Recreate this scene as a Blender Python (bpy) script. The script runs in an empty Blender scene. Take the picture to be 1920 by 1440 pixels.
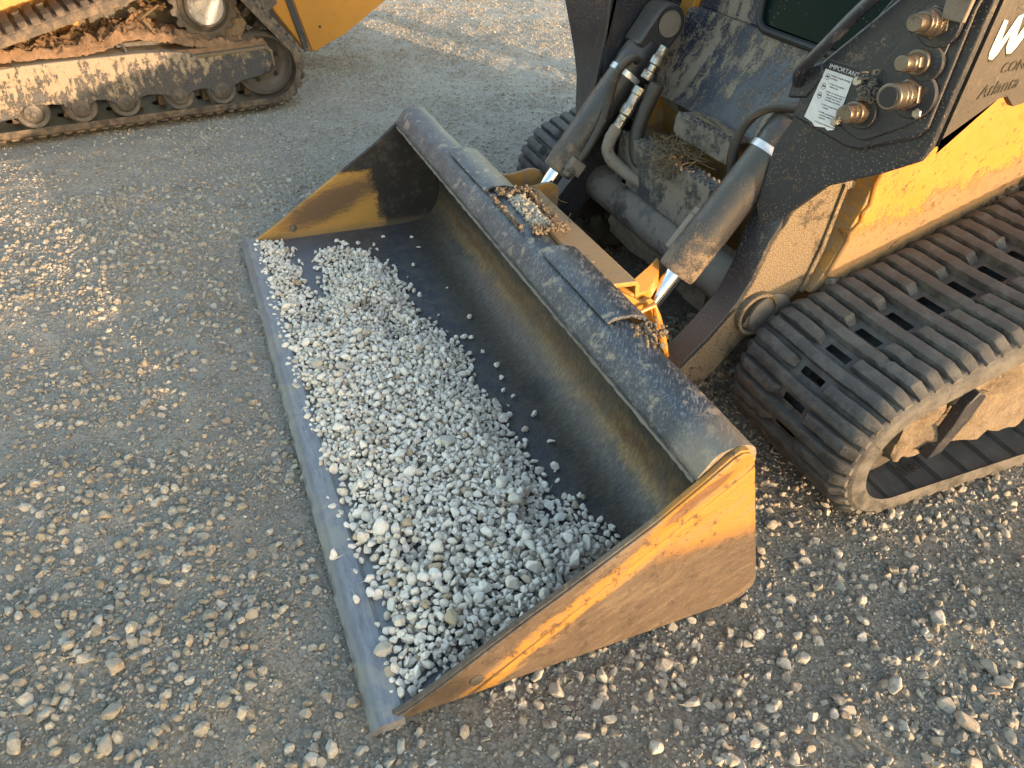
import bpy, bmesh, math, random
import numpy as np
from mathutils import Vector, Matrix, noise as mnoise
R = math.radians
random.seed(7); rng = np.random.default_rng(11)
scn = bpy.context.scene
COL = scn.collection

# ------------------------------------------------------------------ camera
cam = bpy.data.cameras.new('camera'); camo = bpy.data.objects.new('camera', cam); COL.objects.link(camo)
cam.sensor_width = 36; cam.lens = 26.25; cam.clip_end = 500; cam.clip_start = .05
yaw, pit, rol = 2.7231, -.6476, .0476
cy, sy = math.cos(yaw), math.sin(yaw)
fw = Vector((math.cos(pit)*cy, math.cos(pit)*sy, math.sin(pit)))
rt = Vector((sy, -cy, 0)); up = rt.cross(fw)
r2 = math.cos(rol)*rt + math.sin(rol)*up; u2 = -math.sin(rol)*rt + math.cos(rol)*up
m = Matrix((r2, u2, -fw)).transposed().to_4x4(); m.translation = Vector((2.7014, -.079, 1.3032))
camo.matrix_world = m
scn.camera = camo

# ------------------------------------------------------------------ sky, sun, exposure
SUN_AZ, SUN_EL = 22.0, 4.9          # from +x towards +y, above the horizon
w = bpy.data.worlds.new('World'); scn.world = w; w.use_nodes = True
nt = w.node_tree; bg = nt.nodes['Background']
sky = nt.nodes.new('ShaderNodeTexSky'); sky.sky_type = 'NISHITA'; sky.sun_disc = False
sky.sun_elevation = R(SUN_EL); sky.sun_rotation = R(90-SUN_AZ); sky.air_density = 1.0; sky.dust_density = 1.3; sky.ozone_density = .8
nt.links.new(sky.outputs[0], bg.inputs[0]); bg.inputs[1].default_value = .15
sl = bpy.data.lights.new('sun', 'SUN'); sl.energy = 2.0; sl.angle = R(.6); sl.color = (.62, .41, .24)
so = bpy.data.objects.new('sun', sl); COL.objects.link(so)
sd = Vector((math.cos(R(SUN_EL))*math.cos(R(SUN_AZ)), math.cos(R(SUN_EL))*math.sin(R(SUN_AZ)), math.sin(R(SUN_EL))))
so.rotation_euler = sd.to_track_quat('Z', 'Y').to_euler(); so.location = (8, 3, 4)
scn.view_settings.view_transform = 'Standard'; scn.view_settings.look = 'None'
scn.view_settings.exposure = 2.85; scn.view_settings.gamma = 1

# ------------------------------------------------------------------ material language
class NM:
    def __init__(s, name):
        s.m = bpy.data.materials.new(name); s.m.use_nodes = True; s.t = s.m.node_tree
        s.b = s.t.nodes['Principled BSDF']; s.tc = s.t.nodes.new('ShaderNodeTexCoord'); s.P = s.tc.outputs['Object']
        x = s.t.nodes.new('ShaderNodeSeparateXYZ'); s.t.links.new(s.P, x.inputs[0]); s.x, s.y, s.z = x.outputs
    def lk(s, a, b):
        if isinstance(a, (int, float)): b.default_value = a
        elif isinstance(a, tuple): b.default_value = (*a, 1) if len(a) == 3 and len(b.default_value) == 4 else a
        else: s.t.links.new(a, b)
    def math(s, op, a, b=0, c=0, clamp=False):
        n = s.t.nodes.new('ShaderNodeMath'); n.operation = op; n.use_clamp = clamp
        s.lk(a, n.inputs[0]); s.lk(b, n.inputs[1])
        if op in ('MULTIPLY_ADD',): s.lk(c, n.inputs[2])
        return n.outputs[0]
    def add(s, a, b): return s.math('ADD', a, b)
    def sub(s, a, b): return s.math('SUBTRACT', a, b)
    def mul(s, a, b): return s.math('MULTIPLY', a, b)
    def scale(s, v):
        n = s.t.nodes.new('ShaderNodeMapping'); s.lk(s.P, n.inputs[0]); n.inputs['Scale'].default_value = v; return n.outputs[0]
    def rotscale(s, rot, v):
        n = s.t.nodes.new('ShaderNodeMapping'); s.lk(s.P, n.inputs[0]); n.inputs['Rotation'].default_value = rot
        k = s.t.nodes.new('ShaderNodeMapping'); s.lk(n.outputs[0], k.inputs[0]); k.inputs['Scale'].default_value = v; return k.outputs[0]
    def noise(s, sc, det=6, ro=.6, vec=None, dist=0):
        n = s.t.nodes.new('ShaderNodeTexNoise'); s.lk(vec if vec is not None else s.P, n.inputs['Vector'])
        n.inputs['Scale'].default_value = sc; n.inputs['Detail'].default_value = det; n.inputs['Roughness'].default_value = ro
        n.inputs['Distortion'].default_value = dist; return n.outputs[0]
    def vor(s, sc, feat='F1', vec=None, out=0, rnd=1):
        n = s.t.nodes.new('ShaderNodeTexVoronoi'); n.feature = feat; s.lk(vec if vec is not None else s.P, n.inputs['Vector'])
        n.inputs['Scale'].default_value = sc; n.inputs['Randomness'].default_value = rnd; return n.outputs[out]
    def step(s, a, lo, hi):
        n = s.t.nodes.new('ShaderNodeMapRange'); n.interpolation_type = 'SMOOTHSTEP'; s.lk(a, n.inputs[0])
        n.inputs[1].default_value = lo; n.inputs[2].default_value = hi; return n.outputs[0]
    def rng(s, a, lo, hi, t0, t1):
        n = s.t.nodes.new('ShaderNodeMapRange'); s.lk(a, n.inputs[0])
        for i, v in enumerate((lo, hi, t0, t1)): n.inputs[i+1].default_value = v
        return n.outputs[0]
    def mix(s, f, a, b):
        n = s.t.nodes.new('ShaderNodeMix'); n.data_type = 'RGBA'; s.lk(f, n.inputs[0]); s.lk(a, n.inputs[6]); s.lk(b, n.inputs[7]); return n.outputs[2]
    def fmix(s, f, a, b):
        n = s.t.nodes.new('ShaderNodeMix'); n.data_type = 'FLOAT'; s.lk(f, n.inputs[0]); s.lk(a, n.inputs[2]); s.lk(b, n.inputs[3]); return n.outputs[0]
    def attr(s, name):
        n = s.t.nodes.new('ShaderNodeAttribute'); n.attribute_name = name; return n.outputs['Fac'], n.outputs['Color']
    def up(s):
        g = s.t.nodes.new('ShaderNodeNewGeometry'); x = s.t.nodes.new('ShaderNodeSeparateXYZ'); s.t.links.new(g.outputs['Normal'], x.inputs[0]); return x.outputs[2]
    def bump(s, h, dist=.002, st=1):
        n = s.t.nodes.new('ShaderNodeBump'); n.inputs['Strength'].default_value = st; n.inputs['Distance'].default_value = dist
        s.lk(h, n.inputs['Height']); s.t.links.new(n.outputs[0], s.b.inputs['Normal'])
    def out(s, col, rough=.6, metal=0., spec=.5):
        s.lk(col, s.b.inputs['Base Color']); s.lk(rough, s.b.inputs['Roughness']); s.lk(metal, s.b.inputs['Metallic'])
        s.b.inputs['Specular IOR Level'].default_value = spec; return s.m

DUST = (.27, .225, .17); DUST2 = (.36, .30, .22); MUD = (.20, .14, .09); YEL = (.42, .195, .028); BLK = (.017, .021, .032); RUST = (.13, .055, .025)

def painted(name, paint, dust=.5, updust=.5, speck=.5, rough=.42, chips=.3, dustc=DUST, sc=1., stretch=(1, 1, 1), metal=0., extra=None, grit=0, flecks=0):
    a = NM(name)
    big = a.noise(5*sc, 8, .65, a.scale(stretch)); mid = a.noise(28*sc, 8, .7, a.scale(stretch)); fine = a.noise(220*sc, 4, .7)
    d0 = a.add(a.mul(big, .38), a.add(a.mul(mid, .34), a.mul(fine, .28)))
    d = a.step(d0, .625-.2*dust, .665-.2*dust)
    film = a.mul(a.step(a.add(a.mul(big, .8), a.mul(fine, .2)), .42, .66), .05*dust)
    d = a.math('MAXIMUM', a.mul(d, .45+.5*dust), film)
    if extra: d = a.math('MAXIMUM', d, a.mul(a.step(a.add(a.mul(extra(a), 1.), a.mul(a.sub(d0, .5), 2.6)), .42, .62), .95))
    u = a.mul(a.step(a.up(), .25, .95), a.mul(updust, a.rng(mid, .3, .65, .45, 1)))
    d = a.math('MAXIMUM', d, u)
    sp = a.mul(a.step(a.vor(160*sc), .26, .16), a.step(a.noise(9*sc, 3, .6), .66-.3*speck, .74-.2*speck))
    d = a.math('MAXIMUM', d, a.mul(sp, .75))
    c = a.mix(a.rng(a.noise(3*sc, 3), .3, .7, 0, 1), paint, tuple(x*.78 for x in paint))
    scr = a.mul(a.step(a.noise(60, 3, .5, a.rotscale((.5, .7, .4), (1, 14, 1))), .66, .70), chips)
    c = a.mix(scr, c, (.16, .15, .14))
    chip = a.step(a.noise(38*sc, 5, .6), .70-.1*chips, .72-.1*chips)
    c = a.mix(a.mul(chip, .8), c, (.07, .045, .03))
    dc = a.mix(a.rng(fine, .3, .7, 0, 1), dustc, tuple(x*.66 for x in dustc))
    c = a.mix(d, c, dc)
    if grit: c = a.mix(a.mul(a.step(a.noise(300, 4, .85), .505, .535), grit), c, (.035, .028, .02))
    if flecks: c = a.mix(a.mul(a.mul(a.step(a.noise(85, 5, .8, a.rotscale((.5, .3, 0), (1, 1.2, .55))), .585, .61), a.step(a.noise(9, 3), .38, .55)), flecks), c, (.04, .028, .018))
    a.bump(a.add(a.mul(d, .6), a.add(a.mul(fine, .25), a.mul(a.noise(500), .1))), .0016)
    return a.out(c, a.fmix(d, a.rng(mid, .3, .7, rough-.08, rough+.12), .93), metal)

def rock(name, cols, dirty=.3, bumpd=.0015, dm=.5):
    a = NM(name); f, _ = a.attr('rnd')
    n = a.t.nodes.new('ShaderNodeValToRGB'); a.lk(f, n.inputs[0]); e = n.color_ramp.elements
    n.color_ramp.interpolation = 'LINEAR'
    while len(e) < len(cols): e.new(.5)
    for i, (p, c) in enumerate(cols): e[i].position = p; e[i].color = (*c, 1)
    c = a.mix(a.rng(a.noise(140, 5, .7), .35, .65, 0, 1), n.outputs[0], a.mix(dm, n.outputs[0], DUST))
    c = a.mix(a.mul(a.step(a.noise(60, 5, .7), .5, .62), dirty), c, (.17, .145, .11))
    a.bump(a.add(a.noise(300, 6, .75), a.mul(a.noise(90, 4), .7)), bumpd)
    return a.out(c, .88, 0, .3)

MAT = {}
MAT['blue_black'] = painted('blue_black_paint', BLK, .35, .35, .5, .36, .5)
MAT['blue_black_dusty'] = painted('dusty_blue_black_paint', (.016, .024, .048), .74, .45, .9, .34, .3, sc=.9, stretch=(1.4, 1, .55))
MAT['arm_paint'] = painted('arm_paint', (.017, .020, .029), .27, .35, .8, .42, .6)
MAT['arm_muddy'] = painted('muddy_arm_paint', (.05, .042, .036), 1.05, .6, .5, .6, .3, (.205, .16, .105), 1.4, grit=.85)
MAT['boom_side'] = painted('scuffed_sunlit_boom_side', (.036, .030, .027), .4, .4, .6, .5, .8, (.15, .115, .085), 1.2)  # browner and paler than the arm paint: warm sunlight put into the colour
MAT['cyl'] = painted('cylinder_paint', (.024, .029, .040), .30, .45, .8, .36, .4, (.24, .19, .14), 1.2, extra=lambda a: a.mul(a.step(a.z, .72, .40), .62), grit=.5)
MAT['dusty_steel'] = painted('dusty_steel', (.06, .057, .055), 1.0, .8, .2, .5, .3, (.215, .185, .155), 1.5)
MAT['black_step'] = painted('black_step_steel', (.05, .052, .058), .8, .6, .4, .45, .3, (.22, .19, .16), 1.3)
MAT['yellow'] = painted('yellow_paint', YEL, .12, .25, .25, .40, .25, (.34, .25, .15))
MAT['yellow_dirty'] = painted('dirty_yellow_paint', (.40, .205, .045), .62, .85, .3, .5, .4, (.27, .215, .15), 1.3)
MAT['yellow_side'] = painted('mud_flecked_yellow_paint', YEL, .22, .5, .7, .42, .5, (.27, .17, .085), 1.3, extra=lambda a: a.step(a.sub(a.z, a.add(.40, a.mul(a.sub(a.y, 1.34), .33))), .26, .0), flecks=1.)
MAT['rubber_hose'] = painted('hose_rubber', (.028, .027, .027), .3, .5, .2, .55, .1)
MAT['galv'] = painted('zinc_fitting', (.42, .41, .38), .4, .5, .2, .32, .2, metal=.9)
MAT['brass'] = painted('worn_coupler_steel', (.17, .145, .125), .45, .35, .1, .33, .2, (.20, .155, .11), 2, metal=.85)
MAT['undercarriage'] = painted('undercarriage_steel', (.024, .030, .042), .55, .9, .6, .45, .6, (.36, .29, .20), 1.0, stretch=(1, 1, .35))
def drips():
    a = NM('mud_streaked_undercarriage'); s1 = a.noise(1, 7, .75, a.scale((40, 50, 24))); s2 = a.noise(1, 6, .7, a.scale((30, 20, 16))); f = a.noise(240, 5, .75); big = a.noise(5, 5)
    k = a.add(a.add(a.mul(s1, .5), a.mul(s2, .3)), a.mul(f, .2)); k = a.add(k, a.mul(a.sub(a.z, .24), .5)); k = a.add(k, a.mul(a.step(a.y, -.25, -1.1), .055)); k = a.add(k, a.mul(a.sub(big, .5), .18))
    d = a.step(k, .50, .545); c = a.mix(a.rng(s2, .3, .7, 0, 1), (.018, .024, .036), (.035, .042, .055))
    c = a.mix(a.mul(a.step(f, .45, .62), .3), c, (.16, .14, .115)); c = a.mix(a.mul(d, .9), c, a.mix(a.rng(f, .3, .7, 0, 1), (.33, .27, .195), (.20, .16, .12)))
    a.bump(a.add(d, a.mul(f, .4)), .002); return a.out(c, a.fmix(d, .42, .93))
MAT['drips'] = drips()
MAT['roller_steel'] = painted('roller_steel', (.06, .055, .052), .6, .5, .2, .5, .3, (.19, .155, .12), 1.6)

def simple(name, col, rough=.5, metal=0., bump=0, sc=100):
    a = NM(name); n = a.noise(sc, 5, .6)
    c = a.mix(a.rng(n, .3, .7, 0, 1), col, tuple(x*.8 for x in col))
    if bump: a.bump(n, bump)
    return a.out(c, rough, metal)
MAT['chrome'] = simple('chrome_rod', (.75, .75, .77), .10, 1.)
MAT['white_band'] = simple('silver_band', (.62, .63, .66), .35, .5, sc=60)
MAT['black'] = simple('flat_black', (.012, .012, .014), .6)
MAT['label_white'] = simple('label_white', (.66, .67, .70), .5, sc=40)
MAT['ink'] = simple('label_ink', (.02, .02, .024), .6)
MAT['paint_white'] = simple('decal_cream', (.80, .74, .62), .5, sc=60)
MAT['grey_label'] = simple('faded_label', (.28, .26, .235), .7, sc=150)
MAT['dark_text'] = simple('dark_text', (.012, .011, .010), .6)
MAT['straw'] = simple('dry_straw', (.13, .095, .055), .9, sc=200)
MAT['silver_hub'] = painted('hub_cap_steel', (.42, .42, .44), .5, .5, .8, .35, .3, (.30, .24, .18), 2.2, metal=.5)

def mud_mat(name, c1, c2):
    a = NM(name); n = a.noise(26, 9, .75); f = a.noise(160, 6, .75)
    c = a.mix(a.rng(n, .35, .65, 0, 1), c1, c2); c = a.mix(a.step(f, .55, .68), c, tuple(x*1.45 for x in c2))
    a.bump(a.add(n, a.mul(f, .5)), .008); return a.out(c, .95, 0, .2)
MAT['mud'] = mud_mat('dry_mud', (.12, .095, .07), (.23, .185, .135))
MAT['mud_red'] = mud_mat('reddish_mud', (.12, .075, .047), (.235, .155, .10))

# rubber
def rubber(name, base, dustc, amt):
    a = NM(name); n = a.noise(22, 8, .7); f = a.noise(190, 6, .7)
    d = a.step(a.add(a.mul(n, .6), a.mul(f, .4)), .60-.22*amt, .72-.16*amt)
    d = a.math('MAXIMUM', a.mul(d, .8), a.mul(a.step(a.up(), .3, 1), a.rng(f, .3, .7, .25*amt, .7*amt)))
    c = a.mix(d, base, a.mix(a.rng(f, .35, .65, 0, 1), dustc, tuple(x*.6 for x in dustc)))
    a.bump(a.add(a.mul(n, .5), f), .0022); return a.out(c, a.fmix(d, .55, .92), 0, .4)
MAT['rubber'] = rubber('track_rubber', (.038, .037, .037), (.165, .157, .145), .85)
MAT['rubber_side'] = rubber('dusty_track_rubber', (.05, .042, .035), (.30, .22, .15), 1.0)
MAT['rubber_far'] = rubber('muddy_track_rubber', (.035, .03, .028), (.24, .18, .125), .8)

# bucket interior shell: y = depth from the lip, z = height
def bucket_mat():
    a = NM('worn_bucket_steel')
    st = a.noise(90, 6, .7, a.rotscale((0, 0, R(28)), (.25, 2.2, 1.0))); st2 = a.noise(160, 5, .7, a.scale((1, .3, .3)))
    big = a.noise(4, 6, .6); mid = a.noise(18, 7, .65)
    floor = a.mix(a.rng(st, .3, .7, 0, 1), (.04, .043, .055), (.10, .105, .12))
    floor = a.mix(a.mul(a.step(mid, .45, .62), .5), floor, (.15, .14, .125))
    floor = a.mix(a.mul(a.step(a.add(a.y, a.mul(a.sub(mid, .5), .25)), .40, .22), .6), floor, (.135, .145, .165))
    wall = a.mix(a.rng(st2, .3, .7, 0, 1), (.045, .039, .034), (.115, .096, .078))
    wall = a.mix(a.step(a.add(big, a.mul(a.z, .6)), .56, .68), wall, (.045, .045, .045))
    # ochre and rust bands that run along the wall
    zz = a.add(a.z, a.mul(a.sub(mid, .5), .10))
    zb = a.mul(a.step(zz, .045, .085), a.step(zz, .17, .12))
    wall = a.mix(a.mul(zb, a.mul(a.step(big, .36, .56), a.rng(st2, .35, .65, .1, .8))), wall, (.24, .15, .055))
    zr = a.mul(a.step(zz, .085, .10), a.step(zz, .128, .112))
    wall = a.mix(a.mul(zr, a.rng(big, .4, .6, .0, .6)), wall, (.085, .038, .022))
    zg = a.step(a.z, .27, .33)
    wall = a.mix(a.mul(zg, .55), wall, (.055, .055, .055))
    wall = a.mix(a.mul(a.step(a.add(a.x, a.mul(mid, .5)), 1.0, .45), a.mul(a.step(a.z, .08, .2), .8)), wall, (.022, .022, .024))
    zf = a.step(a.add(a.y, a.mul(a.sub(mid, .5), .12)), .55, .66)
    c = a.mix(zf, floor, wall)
    # dusty along the lip
    c = a.mix(a.mul(a.step(a.add(a.y, a.mul(a.sub(mid, .5), .1)), .15, .05), .75), c, (.24, .245, .255))
    sc = a.math('MAXIMUM', a.step(a.noise(55, 4, .6, a.rotscale((0, 0, R(-12)), (9, .5, .6))), .62, .65), a.mul(a.step(a.noise(70, 4, .5, a.rotscale((0, 0, R(-35)), (10, .6, .6))), .64, .67), .7))
    c = a.mix(a.mul(sc, .5), c, (.26, .25, .24))
    grime = a.step(a.noise(48, 9, .8), .53, .60); c = a.mix(a.mul(a.mul(grime, zf), .35), c, (.15, .118, .088))
    sp = a.step(a.vor(220), .17, .1); c = a.mix(a.mul(sp, .5), c, (.32, .29, .25))
    a.bump(a.add(a.mul(st, .5), mid), .0015)
    return a.out(c, a.rng(st, .3, .7, .38, .6), .35)
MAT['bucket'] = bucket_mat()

def plate_far():
    a = NM('worn_yellow_side_plate'); mid = a.noise(24, 9, .75); st = a.noise(60, 8, .8, a.scale((1, .5, 2.6))); f = a.noise(220, 5, .7)
    c = a.mix(a.rng(st, .3, .7, 0, 1), (.40, .23, .055), (.30, .17, .045))
    # brown worn blotch
    dx = a.mul(a.sub(a.y, .33), 4.2); dz = a.mul(a.sub(a.sub(a.z, .13), a.mul(a.sub(a.y, .33), .35)), 13)
    r = a.add(a.math('SQRT', a.add(a.mul(dx, dx), a.mul(dz, dz))), a.mul(a.sub(st, .5), 1.6))
    c = a.mix(a.mul(a.step(r, 1.05, .45), .9), c, (.085, .055, .038))
    # black painted rear and upper part
    k = a.add(a.add(a.y, a.mul(a.z, .25)), a.add(a.mul(a.sub(st, .5), .07), a.mul(a.sub(mid, .5), .12))); kk = a.math('MAXIMUM', a.step(k, .52, .555), a.step(a.add(a.z, a.mul(a.sub(st, .5), .05)), .232, .252))
    blk = a.mix(a.mul(a.step(mid, .50, .6), .5), (.012, .012, .014), (.06, .056, .05))
    blk = a.mix(a.mul(a.step(st, .6, .7), .35), blk, (.26, .18, .07))
    c = a.mix(kk, c, blk)
    c = a.mix(a.mul(a.step(a.add(a.z, a.mul(mid, .05)), .075, .04), .5), c, (.16, .12, .08))
    a.bump(a.add(st, a.mul(f, .4)), .0012); return a.out(c, .55, .1)
MAT['plate_far'] = plate_far()

def plate_near():
    a = NM('rusty_yellow_side_plate'); st = a.noise(140, 8, .85, a.rotscale((R(-20), 0, 0), (1, .33, 2.0))); mid = a.noise(11, 9, .75, a.rotscale((R(-30), 0, 0), (1, .45, 2.2))); f = a.noise(260, 5, .7)
    brown = a.mix(a.rng(st, .3, .7, 0, 1), (.045, .034, .026), (.135, .100, .072))
    yel = a.mix(a.rng(st, .35, .65, 0, 1), (.40, .20, .035), (.28, .14, .035))
    # distance below the sloping top edge:  z - (0.64*y)
    k = a.sub(a.z, a.sub(a.mul(a.y, .79), .148)); k = a.add(k, a.mul(a.sub(mid, .5), .10)); k = a.add(k, a.mul(a.sub(st, .5), .05))
    ym = a.mul(a.step(k, -.040, -.022), a.step(k, .050, .036))
    rear = a.mul(a.step(a.y, .45, .62), a.step(a.add(a.z, a.mul(a.sub(st, .5), .14)), .20, .27))
    c = a.mix(a.math('MAXIMUM', ym, rear), brown, yel)
    # dark line painted to bring out the crease, bright yellow strip below it
    k2 = a.sub(a.z, a.sub(a.mul(a.y, .78), .142)); line = a.mul(a.step(k2, -.007, -.002), a.step(k2, .010, .004))
    c = a.mix(a.mul(line, a.rng(mid, .35, .6, .6, 1)), c, (.045, .034, .026))
    hl = a.mul(a.step(k2, -.022, -.014), a.step(k2, -.006, -.010)); c = a.mix(a.mul(hl, .8), c, (.40, .195, .035))
    sc2 = a.step(a.noise(26, 9, .85), .53, .60); c = a.mix(a.mul(a.mul(sc2, a.step(k2, -.004, .01)), .8), c, (.12, .095, .075))
    # oval swirl near the rear top corner
    dy = a.sub(a.y, .60); dz = a.sub(a.z, a.add(.375, a.mul(dy, .72)))
    r = a.add(a.math('SQRT', a.add(a.math('POWER', a.mul(dy, 12.), 2), a.math('POWER', a.mul(dz, 42), 2))), a.mul(a.sub(mid, .5), .5))
    c = a.mix(a.mul(a.step(r, 1.25, 1.0), .9), c, (.34, .15, .022)); c = a.mix(a.mul(a.step(r, .85, .6), .85), c, (.10, .055, .03))
    dust = a.step(a.add(mid, a.mul(f, .25)), .62, .75); c = a.mix(a.mul(dust, .45), c, (.20, .155, .11))
    scr = a.step(a.noise(60, 3, .6, a.rotscale((R(-38), 0, 0), (1, .5, 11))), .63, .655); c = a.mix(a.mul(scr, .35), c, (.30, .23, .15))
    ch = a.step(a.add(a.mul(a.noise(34, 8, .8), .7), a.mul(a.step(a.y, .25, .75), .03)), .305, .325); c = a.mix(a.mul(a.sub(1, ch), .75), c, (.05, .038, .03))
    a.bump(a.add(st, a.mul(f, .5)), .0013); return a.out(c, a.rng(st, .3, .7, .42, .65), .25)
MAT['plate_near'] = plate_near()

def rail_mat():
    a = NM('scuffed_blue_black_rail'); st = a.noise(95, 8, .8, a.rotscale((.4, 0, R(35)), (.4, 2.6, 1.4))); mid = a.noise(11, 8, .7)
    c = a.mix(a.rng(mid, .3, .7, 0, 1), (.022, .030, .045), (.05, .058, .075))
    d = a.step(a.add(a.mul(mid, .22), a.mul(st, .78)), .50, .60)
    c = a.mix(a.mul(d, .75), c, (.26, .262, .262))
    d2 = a.mul(a.step(a.z, .40, .425), a.step(a.noise(30, 5, .6), .56, .66)); c = a.mix(a.mul(d2, .6), c, (.34, .28, .20))
    c = a.mix(a.mul(a.step(a.x, 1.85, 1.95), .6), c, (.27, .22, .16))
    a.bump(st, .0014); return a.out(c, a.fmix(d, .36, .8), .15)
MAT['rail'] = rail_mat()
def lip_mat():
    a = NM('worn_cutting_edge'); st = a.noise(80, 6, .7, a.scale((.3, 1.5, 1))); mid = a.noise(12, 7, .65)
    c = a.mix(a.rng(st, .3, .7, 0, 1), (.14, .148, .17), (.26, .27, .29)); c = a.mix(a.step(mid, .48, .62), c, (.27, .262, .24))
    c = a.mix(a.mul(a.step(a.y, .022, .01), .5), c, (.07, .072, .08))
    a.bump(a.add(st, mid), .0012); return a.out(c, .5, .4)
MAT['lip'] = lip_mat()
def glass_mat():
    a = NM('dusty_green_glass'); sp = a.mul(a.step(a.vor(95), .14, .09), a.step(a.noise(7, 3), .45, .6)); d = a.step(a.noise(14, 7, .7), .5, .75)
    a.out(a.mix(a.math('MAXIMUM', a.mul(d, .015), a.mul(sp, .6)), (.005, .013, .012), (.30, .29, .26)), .12, 0, .02)
    return a.m
MAT['glass'] = glass_mat()

def ground_mat():
    a = NM('packed_gravel_dirt')
    g1 = a.noise(1.3, 6, .6); g2 = a.noise(9, 8, .7); g3 = a.noise(70, 8, .75); v = a.vor(85, 'F1'); vc = a.vor(85, 'F1', None, 1); v2 = a.vor(190, 'F1', None, 1)
    c = a.mix(a.rng(g2, .35, .65, 0, 1), (.285, .263, .228), (.385, .362, .322))
    c = a.mix(a.step(g1, .42, .62), c, a.mix(.5, c, (.29, .267, .225)))
    # far yard is paler, trodden limestone dust
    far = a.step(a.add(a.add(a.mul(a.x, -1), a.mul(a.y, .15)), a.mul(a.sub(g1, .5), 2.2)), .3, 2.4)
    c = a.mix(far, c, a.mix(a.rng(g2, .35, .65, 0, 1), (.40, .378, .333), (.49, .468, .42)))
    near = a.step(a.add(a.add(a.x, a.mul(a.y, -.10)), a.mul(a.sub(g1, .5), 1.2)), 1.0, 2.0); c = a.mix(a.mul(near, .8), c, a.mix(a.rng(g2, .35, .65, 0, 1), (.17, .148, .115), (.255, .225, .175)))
    bw = a.t.nodes.new('ShaderNodeRGBToBW'); a.lk(v2, bw.inputs[0])
    c = a.mix(a.mul(a.step(bw.outputs[0], .52, .72), .55), c, (.40, .38, .34))
    c = a.mix(a.mul(a.step(bw.outputs[0], .3, .18), .4), c, (.12, .10, .08))
    bw2 = a.t.nodes.new('ShaderNodeRGBToBW'); a.lk(vc, bw2.inputs[0])
    peb = a.mul(a.step(v, .42, .30), a.step(bw2.outputs[0], .42, .55))
    c = a.mix(a.mul(peb, .7), c, (.37, .345, .30))
    v5 = a.vor(46, 'F1'); v5c = a.vor(46, 'F1', None, 1); bw3 = a.t.nodes.new('ShaderNodeSeparateXYZ'); a.lk(v5c, bw3.inputs[0])
    peb2 = a.mul(a.step(a.add(v5, a.mul(a.sub(g3, .5), .35)), .42, .34), a.step(bw3.outputs[0], .35, .45))
    c = a.mix(a.mul(peb2, .55), c, a.mix(bw3.outputs[1], (.24, .215, .175), (.47, .44, .385)))
    dk = a.step(a.noise(3.3, 6, .65), .63, .72); c = a.mix(a.mul(dk, .4), c, (.10, .085, .065))
    a.bump(a.add(a.add(a.mul(g3, 1.), a.mul(g2, 1.4)), a.add(a.mul(peb, .9), a.mul(peb2, .8))), .014)
    return a.out(c, .95, 0, .2)
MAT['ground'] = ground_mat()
LIME = [(0, (.38, .35, .30)), (.22, (.54, .51, .46)), (.5, (.66, .63, .58)), (.8, (.73, .71, .67)), (.93, (.54, .46, .36)), (1, (.38, .31, .22))]
MAT['gravel'] = rock('crushed_limestone', [(p_, tuple(min(.86, q_*1.12*k_) for q_, k_ in zip(c_, (1, .965, .925)))) for p_, c_ in LIME], .12, .0015, .2)
GRD = [(0, (.22, .195, .155)), (.35, (.30, .272, .225)), (.65, (.37, .342, .292)), (.88, (.46, .44, .395)), (.95, (.34, .27, .195)), (1, (.21, .20, .185))]
MAT['yard_stone'] = rock('yard_gravel', GRD, .5)

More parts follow.
